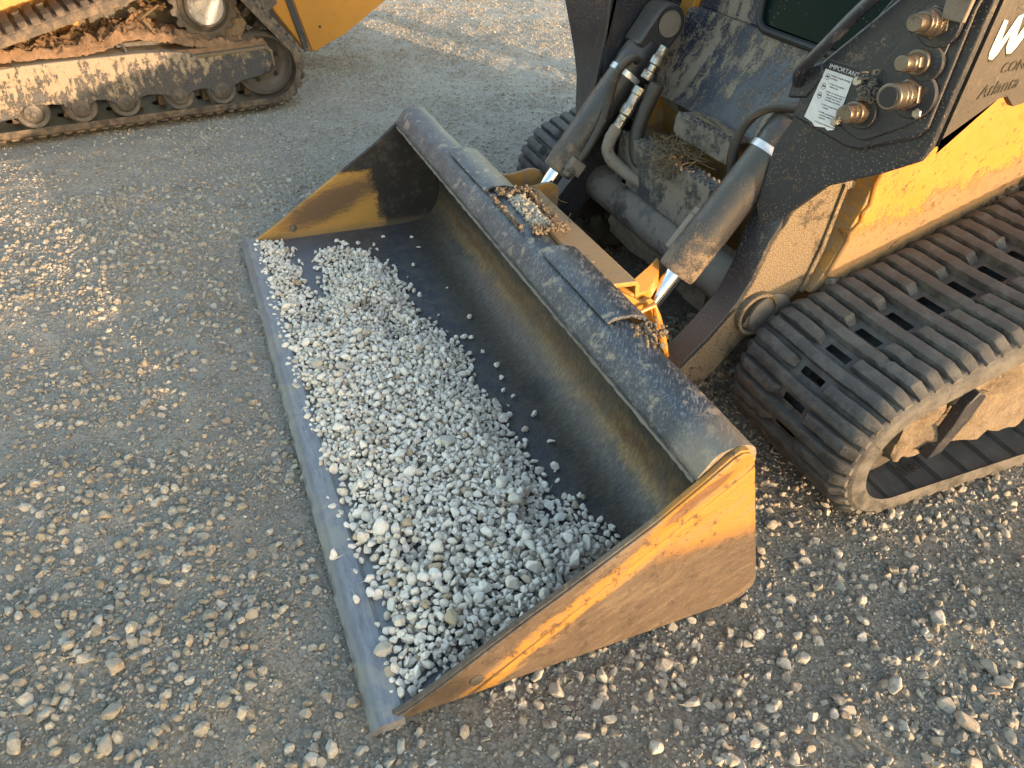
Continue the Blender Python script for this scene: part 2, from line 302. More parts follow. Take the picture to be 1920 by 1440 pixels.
# ------------------------------------------------------------------ mesh language
class MB:
    def __init__(s): s.v = []; s.f = []
    def poly(s, vs, fs):
        o = len(s.v); s.v += [tuple(p) for p in vs]; s.f += [tuple(i+o for i in f) for f in fs]; return s
    def box(s, c, d, rot=None):
        M = rot or Matrix.Identity(3); c = Vector(c)
        P = [c + M @ Vector((x*d[0]/2, y*d[1]/2, z*d[2]/2)) for x in (-1, 1) for y in (-1, 1) for z in (-1, 1)]
        return s.poly(P, [(0, 1, 3, 2), (4, 6, 7, 5), (0, 4, 5, 1), (2, 3, 7, 6), (0, 2, 6, 4), (1, 5, 7, 3)])
    def prism(s, prof, x0, x1):            # (y, z) outline pushed along x
        n = len(prof); P = [(x0, a, b) for a, b in prof] + [(x1, a, b) for a, b in prof]
        return s.poly(P, [tuple(range(n))[::-1], tuple(range(n, 2*n))] + [(i, (i+1) % n, (i+1) % n+n, i+n) for i in range(n)])
    def slab(s, pts, off):                 # 3-D outline pushed by a vector
        n = len(pts); off = Vector(off); P = [Vector(p) for p in pts]; P = P + [p+off for p in P]
        return s.poly(P, [tuple(range(n))[::-1], tuple(range(n, 2*n))] + [(i, (i+1) % n, (i+1) % n+n, i+n) for i in range(n)])
    def loft(s, secs, closed=True, caps=True):
        n = len(secs[0]); P = [p for q in secs for p in q]; F = []
        for j in range(len(secs)-1):
            for i in range(n if closed else n-1):
                F.append((j*n+i, j*n+(i+1) % n, (j+1)*n+(i+1) % n, (j+1)*n+i))
        if caps: F += [tuple(range(n))[::-1], tuple(range((len(secs)-1)*n, len(secs)*n))]
        return s.poly(P, F)
    def tube(s, path, r, n=14, caps=True):
        path = [Vector(p) for p in path]; rr = r if isinstance(r, (list, tuple)) else [r]*len(path); secs = []
        t = (path[1]-path[0]).normalized(); a = t.orthogonal().normalized()
        for i, p in enumerate(path):
            d = (path[min(i+1, len(path)-1)]-path[max(i-1, 0)])
            t = d.normalized() if d.length > 1e-9 else t; a = (a - t*a.dot(t)).normalized(); b = t.cross(a)
            secs.append([p + (a*math.cos(2*math.pi*k/n)+b*math.sin(2*math.pi*k/n))*rr[i] for k in range(n)])
        return s.loft(secs, True, caps)
    def lathe(s, c, axis, prof, n=32):      # prof: (distance along axis, radius)
        c = Vector(c); ax = Vector(axis).normalized(); a = ax.orthogonal().normalized(); b = ax.cross(a)
        return s.loft([[c+ax*h + (a*math.cos(2*math.pi*k/n)+b*math.sin(2*math.pi*k/n))*r for k in range(n)] for h, r in prof])
    def build(s, name, mat, parent=None, bevel=0, smooth=35, seg=2):
        me = bpy.data.meshes.new(name); me.from_pydata([tuple(p) for p in s.v], [], s.f)
        bm = bmesh.new(); bm.from_mesh(me); bmesh.ops.recalc_face_normals(bm, faces=bm.faces)
        for e in bm.edges: e.smooth = (len(e.link_faces) != 2) or e.calc_face_angle(3) < R(smooth)
        for f in bm.faces: f.smooth = True
        bm.to_mesh(me); bm.free(); me.materials.append(MAT[mat])
        o = bpy.data.objects.new(name, me); COL.objects.link(o); put(o, parent)
        if bevel:
            b = o.modifiers.new('bevel', 'BEVEL'); b.width = bevel; b.segments = seg; b.limit_method = 'ANGLE'; b.angle_limit = R(35); b.harden_normals = False
        return o
def put(o, parent):
    if parent is not None:
        o.parent = parent
        if parent.type == 'EMPTY' and not parent.get('localframe'): o.location = -parent.location
def tag(o, label=None, cat=None, group=None, kind=None):
    for k, v in (('label', label), ('category', cat), ('group', group), ('kind', kind)):
        if v: o[k] = v
    return o
def smoothline(pts, it=2, closed=False):
    for _ in range(it):
        q = [] if closed else [pts[0]]
        rngi = range(len(pts)) if closed else range(len(pts)-1)
        for i in rngi:
            a, b = pts[i], pts[(i+1) % len(pts)]
            q.append(tuple(x*.75+y*.25 for x, y in zip(a, b))); q.append(tuple(x*.25+y*.75 for x, y in zip(a, b)))
        if not closed: q.append(pts[-1])
        pts = q
    return pts
def roughen(o, amp, sc, seed=0, cuts=0, post=None):
    bm = bmesh.new(); bm.from_mesh(o.data)
    if cuts: bmesh.ops.subdivide_edges(bm, edges=bm.edges, cuts=cuts, use_grid_fill=True)
    bm.normal_update()
    for v in bm.verts:
        n = mnoise.fractal(v.co*sc+Vector((seed, 0, 0)), 1.0, 2.0, 4); v.co += v.normal*n*amp
    bm.to_mesh(o.data); bm.free(); return o
def text_mesh(body, size, origin, ex, ey, name, mat, parent, off=.0012, shear=0, extrude=.0004, space=1):
    c = bpy.data.curves.new(name, 'FONT'); c.body = body; c.size = size; c.extrude = extrude; c.shear = shear; c.space_line = space
    t = bpy.data.objects.new(name, c); COL.objects.link(t)
    me = bpy.data.meshes.new_from_object(t.evaluated_get(bpy.context.evaluated_depsgraph_get())); bpy.data.objects.remove(t); bpy.data.curves.remove(c)
    ex = Vector(ex).normalized(); ez = ex.cross(Vector(ey)).normalized(); ey = ez.cross(ex)
    M = Matrix((ex, ey, ez)).transposed().to_4x4(); M.translation = Vector(origin)+ez*off
    me.transform(M); me.materials.clear(); me.materials.append(MAT[mat]); me.name = name
    o = bpy.data.objects.new(name, me); COL.objects.link(o); put(o, parent); return o

# numpy value noise
_perm = rng.random((256, 256))
def vnoise(x, y):
    xi = np.floor(x).astype(int); yi = np.floor(y).astype(int); fx = x-xi; fy = y-yi; fx = fx*fx*(3-2*fx); fy = fy*fy*(3-2*fy)
    g = lambda i, j: _perm[i % 256, j % 256]
    return (g(xi, yi)*(1-fx)+g(xi+1, yi)*fx)*(1-fy)+(g(xi, yi+1)*(1-fx)+g(xi+1, yi+1)*fx)*fy
def fbm(x, y, o=4):
    s = 0; a = .5
    for k in range(o): s = s+a*vnoise(x*2**k+17*k, y*2**k+5*k); a *= .5
    return s/(1-.5**o)

# ------------------------------------------------------------------ ground
def height(x, y):
    x = np.asarray(x, float); y = np.asarray(y, float)
    h = (fbm(x*1.1+9, y*1.1+3, 3)-.5)*.035 + (fbm(x*5, y*5, 3)-.5)*.022 + (fbm(x*17, y*17, 3)-.5)*.012
    h = h + (fbm(x*2.2+40, y*7, 2)-.5)*.018*np.clip((-y-.1)*2, 0, 1)*np.clip((x+.3)*1.2, 0, 1)   # tyre scuffs
    flat = np.clip(1-np.maximum(np.maximum(.0-x, x-2.05), np.maximum(-.02-y, y-4))/.18, 0, 1)
    x2 = x+1.57; y2 = y-.35
    ln = x2*.983+y2*.184
    flat2 = np.clip(1-np.maximum(np.maximum(-2.-ln, ln-.02), (-x2*.184+y2*.983)-.25)/.18, 0, 1)
    f = np.maximum(flat, flat2)
    return h*(1-.8*f) - .012*f - .004
def build_ground():
    ax = np.concatenate([-np.geomspace(60, 5.2, 14), np.arange(-5, 4.2, .022), np.geomspace(4.4, 60, 14)])
    ay = np.concatenate([-np.geomspace(60, 3.2, 14), np.arange(-3, 4.6, .022), np.geomspace(4.8, 60, 14)])
    X, Y = np.meshgrid(ax, ay, indexing='ij'); Z = height(X, Y)
    nx, ny = X.shape; V = np.stack([X, Y, Z], -1).reshape(-1, 3)
    i = np.arange(nx-1)[:, None]*ny+np.arange(ny-1)[None]; F = np.stack([i, i+ny, i+ny+1, i+1], -1).reshape(-1, 4)
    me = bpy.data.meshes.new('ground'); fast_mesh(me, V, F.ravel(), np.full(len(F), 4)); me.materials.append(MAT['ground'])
    o = bpy.data.objects.new('ground', me); COL.objects.link(o); tag(o, kind='structure'); return o
def fast_mesh(me, V, loops, sizes, rnd=None, smooth=True):
    me.vertices.add(len(V)); me.vertices.foreach_set('co', np.ascontiguousarray(V, dtype=np.float32).ravel())
    me.loops.add(len(loops)); me.loops.foreach_set('vertex_index', loops.astype(np.int32))
    me.polygons.add(len(sizes)); st = np.concatenate([[0], np.cumsum(sizes)[:-1]]).astype(np.int32)
    me.polygons.foreach_set('loop_start', st); me.polygons.foreach_set('loop_total', sizes.astype(np.int32))
    me.polygons.foreach_set('use_smooth', np.full(len(sizes), smooth))
    if rnd is not None:
        at = me.attributes.new('rnd', 'FLOAT', 'POINT'); at.data.foreach_set('value', rnd.astype(np.float32))
    me.update(calc_edges=True); me.validate()
build_ground()

# a bank shape added as an unseen sun blocker, outside the picture towards the sun: its ragged crest shades the ground in front of the bucket
def shade_bank():
    ca, sa = math.cos(R(SUN_AZ)), math.sin(R(SUN_AZ)); D0 = 9.0; ws = np.linspace(-3.4, -.25, 90); ds = np.linspace(-1.5, 1.5, 30); V = []
    for w_ in ws:
        e = min(1, (w_+3.4)/.8, (-.25-w_)/.42); e = max(0, e)**.8
        crest = (D0*math.tan(R(SUN_EL))+.078+.15*mnoise.fractal(Vector((w_*3.2, 2, 0)), 1, 2, 4))*e
        for d_ in ds:
            t = max(0, 1-abs(d_)/1.5); z = crest*t**.9+.05*mnoise.fractal(Vector((w_*5, d_*5, 3)), 1, 2, 3)*t-.02
            D_ = D0+d_; V.append((ca*D_-sa*w_, sa*D_+ca*w_, z))
    n = len(ds); F = [(i*n+j, (i+1)*n+j, (i+1)*n+j+1, i*n+j+1) for i in range(len(ws)-1) for j in range(n-1)]
    o = MB().poly(V, F).build('added_shade_bank', 'ground', None, 0, 60); tag(o, kind='structure')
shade_bank()

# stones
def stone_proto(npts, bev, seed, flat=.7):
    r = np.random.default_rng(seed); bm = bmesh.new()
    k = r.normal(size=(npts, 3)); k /= np.linalg.norm(k, axis=1)[:, None]; k *= np.array([1, r.uniform(.62, .95), r.uniform(.45, flat)])
    k *= r.uniform(.86, 1.1, (npts, 1))
    for p in k: bm.verts.new(p)
    res = bmesh.ops.convex_hull(bm, input=bm.verts)
    for v in [v for v in bm.verts if not v.link_faces]: bm.verts.remove(v)
    bmesh.ops.dissolve_limit(bm, angle_limit=R(13), verts=bm.verts, edges=bm.edges)
    if bev: bmesh.ops.bevel(bm, geom=list(bm.edges), offset=bev, segments=1, affect='EDGES', profile=.5)
    bmesh.ops.recalc_face_normals(bm, faces=bm.faces); bm.verts.index_update()
    V = np.array([v.co[:] for v in bm.verts]); L = [[v.index for v in f.verts] for f in bm.faces]; bm.free()
    return V, np.concatenate([np.array(l) for l in L]), np.array([len(l) for l in L])
PROT_HI = [stone_proto(15, .075, i) for i in range(14)] + [stone_proto(26, .05, 50+i, .85) for i in range(6)]
PROT_MID = [stone_proto(12, .05, 100+i) for i in range(6)] + [stone_proto(22, .04, 130+i, .8) for i in range(8)]
PROT_LOW = [stone_proto(8, 0, 200+i) for i in range(8)]
def stones_mesh(name, pos, size, protos, mat, tilt=1.0, rnd=None):
    n = len(pos); which = rng.integers(0, len(protos), n)
    q = rng.normal(size=(n, 4)); q[:, 1:3] *= tilt; q /= np.linalg.norm(q, axis=1)[:, None]
    w_, x, y, z = q.T
    Rm = np.stack([1-2*(y*y+z*z), 2*(x*y-z*w_), 2*(x*z+y*w_), 2*(x*y+z*w_), 1-2*(x*x+z*z), 2*(y*z-x*w_), 2*(x*z-y*w_), 2*(y*z+x*w_), 1-2*(x*x+y*y)], -1).reshape(-1, 3, 3)
    rv = rng.random(n) if rnd is None else rnd; VV = []; LL = []; SS = []; RR = []; off = 0
    for k, (V, L, S) in enumerate(protos):
        ix = np.where(which == k)[0]
        if not len(ix): continue
        P = np.einsum('nij,vj->nvi', Rm[ix], V)*size[ix][:, None, None]+pos[ix][:, None, :]
        VV.append(P.reshape(-1, 3)); LL.append((L[None]+(off+np.arange(len(ix))*len(V))[:, None]).ravel()); SS.append(np.tile(S, len(ix)))
        RR.append(np.repeat(rv[ix], len(V))); off += len(ix)*len(V)
    me = bpy.data.meshes.new(name); fast_mesh(me, np.concatenate(VV), np.concatenate(LL), np.concatenate(SS), np.concatenate(RR), False)
    me.materials.append(MAT[mat]); o = bpy.data.objects.new(name, me); COL.objects.link(o); return o

cx, cy_ = 2.70, -.08
def inview(x, y, mg=.30):
    d = np.stack([x-m.translation.x, y-m.translation.y, np.full_like(x, -m.translation.z)], -1)
    a = d@np.array(r2); b = d@np.array(u2); c = d@np.array(fw)
    return (c > .2) & (np.abs(a/c) < .686+mg) & (np.abs(b/c) < .514+mg)
def blocked(x, y):                      # under the bucket floor
    return (x > .02) & (x < 1.98) & (y > .03) & (y < .74)
def scatter(n, smin, smax, dmin, dmax, pw=2.2):
    x = rng.uniform(-5.5, 3.6, n); y = rng.uniform(-2.6, 4.2, n); d = np.hypot(x-cx, y-cy_)
    ok = inview(x, y) & (d > dmin) & (d < dmax) & ~blocked(x, y)
    cl = fbm(x*2.3+3, y*2.3+8, 3)*.55+fbm(x*7, y*7, 2)*.45
    ok &= rng.random(n) < np.clip((cl-.34)*4.2, .16, 1)
    # stones thin out on the trodden strip beside the far machine
    ok &= rng.random(n) < np.where(x < -.4, .55, 1)
    x = x[ok]; y = y[ok]; s = smin*(smax/smin)**(rng.random(len(x))**pw)
    return x, y, s
def lay(name, sc, protos, sink=.58):
    x, y, s = sc; s = s*.5; z = height(x, y)+s*(.62-sink)*rng.uniform(.5, 1.25, len(x))
    return stones_mesh(name, np.stack([x, y, z], -1), s, protos, 'yard_stone', .55)
g = lay('loose_gravel', scatter(380000, .0085, .034, 0, 3.4, 2.6), PROT_MID+PROT_HI[14:])
tag(g, 'loose grey and tan limestone gravel strewn over the packed yard', 'gravel', kind='stuff')
g = lay('fine_gravel', scatter(600000, .004, .011, 0, 3.2, 1.1), PROT_LOW)
tag(g, 'fine grit and small chippings between the larger yard stones', 'grit', kind='stuff')
g = lay('distant_gravel', scatter(600000, .007, .026, 3.2, 9.5, 2.0), PROT_LOW)
tag(g, 'pale gravel on the yard around and behind the far machine', 'gravel', kind='stuff')

# a few dozen larger cobbles that can be told from the gravel
def lone(name, x, y, z, s, protos, mat, label, cat, group, rv=None):
    k = rng.integers(0, len(protos)); V, L, S = protos[k]
    q = rng.normal(size=4); q[1:3] *= .5; q /= np.linalg.norm(q); M = np.array(Matrix.Rotation(rng.uniform(0, 6.28), 3, 'Z') @ Matrix.Rotation(rng.uniform(-.4, .4), 3, 'X'))
    me = bpy.data.meshes.new(name); fast_mesh(me, (V@M.T)*s, L, S, np.full(len(V), rng.random() if rv is None else rv), False); me.materials.append(MAT[mat])
    o = bpy.data.objects.new(name, me); o.location = (x, y, z); COL.objects.link(o); return tag(o, label, cat, group)
COB = [(1.114, -0.416, 0.032), (1.736, -0.564, 0.028), (1.702, -0.42, 0.048), (1.585, -0.45, 0.032), (1.629, -0.5, 0.028), (1.798, -0.577, 0.04), (1.796, -0.424, 0.04), (1.855, -0.432, 0.04), (1.626, -0.392, 0.036), (1.674, -0.109, 0.03), (1.454, -0.105, 0.024), (1.676, -0.192, 0.024), (1.45, -0.29, 0.024), (1.321, -0.177, 0.028), (1.211, -0.499, 0.024), (0.879, -0.603, 0.024), (1.168, -0.359, 0.024), (1.285, -0.445, 0.028), (1.993, -0.076, 0.036), (1.978, -0.101, 0.028), (2.047, 0.15, 0.028), (1.992, 0.321, 0.036), (2.047, 0.299, 0.028), (2.122, 0.406, 0.032), (2.203, 0.453, 0.04), (2.06, 0.563, 0.036), (2.097, 0.533, 0.028), (2.15, 0.566, 0.036), (2.039, 0.434, 0.032), (2.026, 0.395, 0.028), (1.888, 0.925, 0.028), (1.956, 1.086, 0.032), (2.09, 0.983, 0.028), (2.081, 1.043, 0.032), (2.124, 1.006, 0.028), (2.264, 0.951, 0.044), (2.334, 1.013, 0.044), (2.37, 1.02, 0.052), (2.302, 1.163, 0.044), (2.337, 1.158, 0.036), (2.18, 1.153, 0.044), (2.056, 1.221, 0.028), (2.061, 1.256, 0.024), (2.145, 0.786, 0.032), (2.149, 0.828, 0.036), (2.101, 0.855, 0.028), (2.081, 0.751, 0.036), (2.071, 0.778, 0.032), (2.045, 0.725, 0.032), (2.004, 0.708, 0.032), (2.271, 0.575, 0.044), (2.31, 0.809, 0.028), (2.25, 0.826, 0.036), (2.195, 0.771, 0.024), (2.023, 1.476, 0.028), (2.099, 1.403, 0.024), (1.956, 1.368, 0.028), (1.94, 1.35, 0.024), (1.829, 1.001, 0.036), (1.845, 1.043, 0.024), (2.264, 0.546, 0.024), (2.309, 0.672, 0.032), (2.268, 0.798, 0.024), (2.432, 0.963, 0.04), (2.393, 0.89, 0.032), (2.437, 1.029, 0.04), (2.123, 1.276, 0.024), (2.133, 1.363, 0.024), (2.158, 0.971, 0.036), (1.93, 1.25, 0.024), (2.035, 0.34, 0.04), (1.974, 0.273, 0.028)]
ORD = 'first second third fourth fifth sixth seventh eighth ninth tenth eleventh twelfth thirteenth fourteenth fifteenth sixteenth'.split()
def ranked(items, zones):
    """items (x, y, size) -> [(x, y, size, zone text, ordinal)], ordered in each zone by its own key"""
    out = []; left = list(items)
    for test, key, txt in zones:
        z = sorted([q for q in left if test(q)], key=key); left = [q for q in left if not test(q)]
        out += [(*q, txt % ORD[k]) for k, q in enumerate(z[:16])]
    return out
CZ = [(lambda q: q[1] < -.02 and q[0] > 1.35, lambda q: q[0], 'cobble before the near lip corner, %s counting towards the viewer'),
      (lambda q: q[1] < -.02, lambda q: q[1], 'cobble before the bucket lip, %s from the left edge'),
      (lambda q: q[0] < 2.14 and q[1] < 1.0, lambda q: q[1], 'cobble close under the near side plate, %s from its tip'),
      (lambda q: q[0] < 2.12, lambda q: q[1], 'cobble beside the near track, %s from the bucket'),
      (lambda q: q[0] < 2.27, lambda q: q[1], 'cobble in the right yard between plate and foreground, %s from the left'),
      (lambda q: True, lambda q: q[1], 'cobble near the bottom edge of the photo, %s from the left')]
for x, y, s, txt in ranked(COB, CZ):
    lone('cobble', x, y, float(height(x, y))+s*.2, s*.52, PROT_HI, 'yard_stone', txt, 'stone', 'larger cobbles on the yard', rng.choice([.35, .6, .75, .8, .85, .93]))

# ------------------------------------------------------------------ compact track loader
ldr = bpy.data.objects.new('compact_track_loader', None); ldr.location = (.99, 1.9, 0); COL.objects.link(ldr)
tag(ldr, 'yellow and black compact track loader with its wide bucket resting on the ground', 'track loader')

# --- bucket
PROF = smoothline([(.0, .012), (.2, .012), (.45, .012), (.62, .012), (.695, .024), (.748, .075), (.763, .15), (.748, .24), (.712, .325), (.668, .372), (.63, .398)], 2)
def shell():
    b = MB(); n = len(PROF); xs = np.linspace(.012, 1.988, 70); P = np.array(PROF); T = np.gradient(P, axis=0); T /= np.linalg.norm(T, axis=1)[:, None]; N = np.stack([T[:, 1], -T[:, 0]], -1)
    V = []
    for x in xs:
        for j in range(n):
            d = .0022*mnoise.fractal(Vector((x*4, P[j][0]*6, P[j][1]*6)), 1, 2, 3) if P[j][0] > .6 else .0007*mnoise.noise(Vector((x*5, P[j][0]*5, 0)))
            V.append((x, P[j][0]-N[j][0]*d, P[j][1]-N[j][1]*d))
    for x in (xs[0], xs[-1]):
        for j in range(n): V.append((x, P[j][0]+N[j][0]*.010, P[j][1]+N[j][1]*.010))
    F = [(i*n+j, i*n+j+1, (i+1)*n+j+1, (i+1)*n+j) for i in range(len(xs)-1) for j in range(n-1)]
    o = len(xs)*n; F += [(o+j, o+j+1, o+n+j+1, o+n+j) for j in range(n-1)]
    L = len(xs)-1
    F += [(j, j+1, o+j+1, o+j) for j in range(n-1)] + [(L*n+j, L*n+j+1, o+n+j+1, o+n+j) for j in range(n-1)]
    b.poly(V, F); return b
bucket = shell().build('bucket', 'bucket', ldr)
bucket['label'] = 'worn steel bucket holding pale gravel'
SIDE = [(-.004, .0), (.77, .0), (.797, .010), (.815, .035), (.817, .06), (.712, .418), (.703, .440), (.690, .456), (.672, .460), (.655, .452), (.61, .410), (.524, .340), (.44, .283), (.363, .231), (.28, .177), (.204, .125), (.12, .066), (.061, .030), (.0, .010)]
pl = MB().prism(SIDE, 1.976, 1.989).build('side_plate', 'plate_near', bucket, .0025); pl['label'] = 'near side plate, rusty brown with scraped yellow paint'
BAND = [(-.002, .004), (.061, .008), (.187, .020), (.44, .206), (.692, .404), (.703, .418), (.704, .436), (.690, .453), (.673, .457), (.657, .449), (.61, .408), (.524, .338), (.44, .281), (.363, .229), (.28, .175), (.204, .123), (.12, .064), (.061, .028), (.0, .008)]
MB().prism(BAND, 1.9885, 1.994).build('edge_band', 'plate_near', pl, .0035, seg=3)
MB().lathe((1.994, .193, .052), (1, 0, 0), [(0, .014), (.002, .014), (.003, .012)]).build('bolt', 'roller_steel', pl)
pl = MB().prism(SIDE, .011, .024).build('side_plate', 'plate_far', bucket, .0025); pl['label'] = 'far side plate, yellow in front and black behind'
MB().prism([(a, b) for a, b in BAND], .003, .0105).build('edge_band', 'plate_far', pl, .003)
MB().lathe((.0245, .186, .052), (1, 0, 0), [(0, .014), (.002, .014), (.003, .012)]).build('bolt', 'roller_steel', pl)
def edgebar():
    prof = [(-.006, .0), (.05, -.001), (.056, .004), (.056, .0215), (.05, .0225), (.030, .0222), (.012, .0215), (.002, .015), (-.006, .006)]; secs = []
    for x in np.linspace(0, 2, 260):
        q_ = []
        for k, (y, z) in enumerate(prof):
            fr_ = max(0, 1-max(y, 0)/.03); n1 = mnoise.fractal(Vector((x*9, y*8, 0)), 1, 2, 4); n2 = mnoise.noise(Vector((x*38, 5, k)))
            q_.append((x, y+fr_*(.0011*n1+.0012*n2), z+(.0012*n1*(z > .01))))
        secs.append(q_)
    return MB().loft(secs)
ce = edgebar().build('cutting_edge', 'lip', bucket, 0, 40)
roughen(MB().tube([(x, .058, .0135) for x in np.linspace(.026, 1.974, 160)], .005, 8).build('weld_bead', 'lip', bucket), .002, 60)
# rolled top rail
RAILP = smoothline([(.606, .392), (.600, .405), (.616, .428), (.630, .449), (.648, .458), (.690, .460), (.712, .450), (.722, .425), (.722, .385), (.70, .375), (.665, .380)], 1, True)
def railmesh():
    b = MB(); xs = np.linspace(.024, 1.976, 120); secs = []
    for x in xs:
        q = []
        for a_, b_ in RAILP:
            d = .0016*mnoise.fractal(Vector((x*9, a_*20, b_*20)), 1, 2, 3); q.append((x, a_+d, b_+d))
        secs.append(q)
    return b.loft(secs)
railmesh().build('top_rail', 'rail', bucket, 0, 50)
for x0, x1 in ((.505, .83), (1.215, 1.56)):
    STEP = [(.640, .4640), (.655, .4745), (.70, .4745), (.735, .463), (.772, .425), (.778, .385), (.768, .385), (.762, .421), (.73, .452), (.70, .4665), (.66, .466), (.645, .460)]
    o = MB().prism(STEP, x0, x1).build('wear_plate', 'rail', bucket, .002)
roughen(MB().tube([(x, .604, .392) for x in np.linspace(.03, 1.97, 200)], .0045, 8).build('weld_bead', 'dusty_steel', bucket), .003, 70)
# torn pocket in the rail with packed mud walls
def clods(name, boxes, n, smin, smax, mat, parent, label=None):
    pos = []; 
    for (c, d) in boxes: pos.append(np.array(c)+(rng.random((n, 3))-.5)*np.array(d))
    pos = np.concatenate(pos); o = stones_mesh(name, pos, smin*(smax/smin)**(rng.random(len(pos))**1.6), PROT_MID, mat); put(o, parent); o['kind'] = 'stuff'
    if label: o['label'] = label
    return o
clods('packed_mud', [((.985, .762, .452), (.27, .012, .03)), ((.865, .715, .470), (.035, .10, .014)), ((1.112, .715, .470), (.035, .10, .016)), ((.985, .645, .466), (.22, .010, .010))], 130, .003, .009, 'mud', bucket, 'crumbly reddish mud round the torn pocket in the rail')
clods('packed_mud', [((1.595, .722, .447), (.05, .085, .03)), ((.848, .765, .447), (.03, .06, .02)), ((1.62, .70, .455), (.09, .04, .012))], 130, .003, .009, 'mud', bucket, 'mud crust at the end of the wear plate')
cp = MB().prism([(.728, .446), (.818, .440), (.828, .428), (.832, .37), (.822, .37), (.816, .428), (.734, .434), (.728, .405), (.722, .405), (.722, .44)], .80, 1.385).build('coupler_bar', 'yellow_dirty', ldr, .002)
cp['label'] = 'dusty yellow coupler cross bar behind the bucket rail'
for c_ in ((1.09, .738, .441), (1.255, .752, .441)): MB().box(c_, (.035, .026, .008)).build('lug', 'yellow_dirty', cp, .002)
BRK = smoothline([(.725, .445), (.745, .440), (.795, .414), (.83, .388), (.85, .398), (.866, .385), (.866, .35), (.885, .32), (.888, .27), (.905, .245), (.92, .20), (.90, .12), (.82, .06), (.79, .09), (.785, .25), (.74, .36), (.73, .42)], 1, True)
BRK2 = smoothline([(.70, .43), (.80, .40), (.85, .405), (.895, .415), (.935, .398), (.935, .35), (.93, .28), (.90, .15), (.82, .08), (.79, .12), (.785, .25), (.74, .36)], 1, True)
for x in (1.388, 1.285):
    MB().prism(BRK, x, x+.016).build('pivot_bracket', 'yellow', cp, .002)
for x in (.578, .70):
    MB().prism(BRK2, x, x+.014).build('pivot_bracket', 'yellow_dirty', cp, .002)
MB().box((.99, .805, .21), (1.0, .018, .26)).build('coupler_plate', 'yellow_dirty', cp, .003)
MB().tube([(1.43, .80, .38), (1.43, .845, .395), (1.43, .86, .36), (1.43, .885, .30), (1.44, .905, .24)], [.004, .008, .010, .010, .006], 8).build('retaining_clip', 'yellow', cp)
# bent yellow guard between coupler bar and rod
MB().slab([(1.33, .775, .415), (1.345, .83, .42), (1.315, .895, .435), (1.29, .93, .44), (1.30, .935, .43), (1.34, .905, .418), (1.375, .86, .40), (1.385, .80, .405)], (0, .01, -.03)).build('guard', 'yellow', cp, .003)

def ring(c, r0, r1, h0, h1, n=40):
    b = MB(); V = []; 
    for r, hh in ((r0, h0), (r1, h0), (r1, h1), (r0, h1)):
        V.append([(c[0]+hh, c[1]+r*math.cos(2*math.pi*k/n), c[2]+r*math.sin(2*math.pi*k/n)) for k in range(n)])
    P = [p for q in V for p in q]; F = [(j*n+i, j*n+(i+1) % n, ((j+1) % 4)*n+(i+1) % n, ((j+1) % 4)*n+i) for j in range(4) for i in range(n)]
    return b.poly(P, F)

# --- tilt cylinders (axis in the y-z plane)
def cylinder(x, near):
    A = Vector((x, .960, .418)); B = Vector((x, 1.268, .842)); ax = (B-A).normalized(); L = (B-A).length
    b = MB(); b.lathe(A, ax, [(-.004, .030), (-.004, .046), (0, .049), (.012, .0505), (L-.155, .0505), (L-.15, .0525), (L-.105, .0525), (L-.10, .050), (L-.07, .047)], 40)
    sid = Vector((1, 0, 0)); c = B
    cy_m = b.build('tilt_cylinder', 'cyl', ldr, 0, 30)
    cy_m['label'] = ('near' if near else 'far') + ' tilt cylinder with muddy dark barrel and silver band'
    # eye at the top: rounded block round the pin
    prof = []; nrm = Vector((0, -ax.z, ax.y))
    for k in range(19):
        t = math.pi*k/18; p = c + nrm*(.054*math.cos(t)) + ax*(.054*math.sin(t)); prof.append((p.y, p.z))
    for s_, h in ((-.050, -.10), (.050, -.10)):
        p = c + nrm*s_*1.0 + ax*h; prof.append((p.y, p.z))
    MB().prism(prof, x-.043, x+.043).build('eye', 'cyl', cy_m, .008, seg=3)
    MB().lathe(c-Vector((.052, 0, 0)), (1, 0, 0), [(0, .030), (.002, .034), (.094, .034), (.0955, .037), (.0985, .037), (.0985, .0345), (.0965, .0335), (.0975, .02)], 32).build('pin', 'dusty_steel', cy_m)
    ring((x+.043, c.y, c.z), .034, .0385, 0, .003, 32).build('pin_seal', 'black', cy_m)
    MB().lathe(A-ax*.19, ax, [(0, .0255), (.20, .0255)], 32).build('rod', 'chrome', cy_m)
    MB().lathe(A-ax*.19-Vector((.045, 0, 0)), (1, 0, 0), [(0, .042), (.09, .042)], 24).build('rod_eye', 'dusty_steel', cy_m, .004)
    q = A+ax*(L-.187); MB().lathe(q, ax, [(0, .0508), (0, .0516), (.017, .0516), (.017, .0508)], 40).build('marker_band', 'white_band', cy_m)
    return cy_m, A, ax, L
cylF, A, ax, L = cylinder(.64, False)
h = MB(); path = smoothline([(.700, 1.165, .75), (.712, 1.145, .765), (.712, 1.11, .748), (.705, 1.09, .71), (.700, 1.085, .64), (.700, 1.07, .58), (.700, 1.03, .50), (.695, 1.005, .465)], 3)
h.tube(path, .0125, 12).build('steel_line', 'rubber_hose', cylF)
MB().box((.694, .992, .447), (.034, .045, .05), Matrix.Rotation(R(54), 3, 'X')).lathe((.69, .965, .42), (0, .55, .83), [(0, .016), (.03, .018), (.034, .014)], 6).build('fitting', 'dusty_steel', cylF, .003)
cylN, A, ax, L = cylinder(1.34, True)
MB().tube(smoothline([(1.43, 1.21, .80), (1.37, 1.18, .812), (1.30, 1.150, .795), (1.268, 1.125, .745), (1.262, 1.12, .69), (1.262, 1.13, .60), (1.255, 1.17, .50)], 3), .0115, 12).build('hose', 'rubber_hose', cylN)
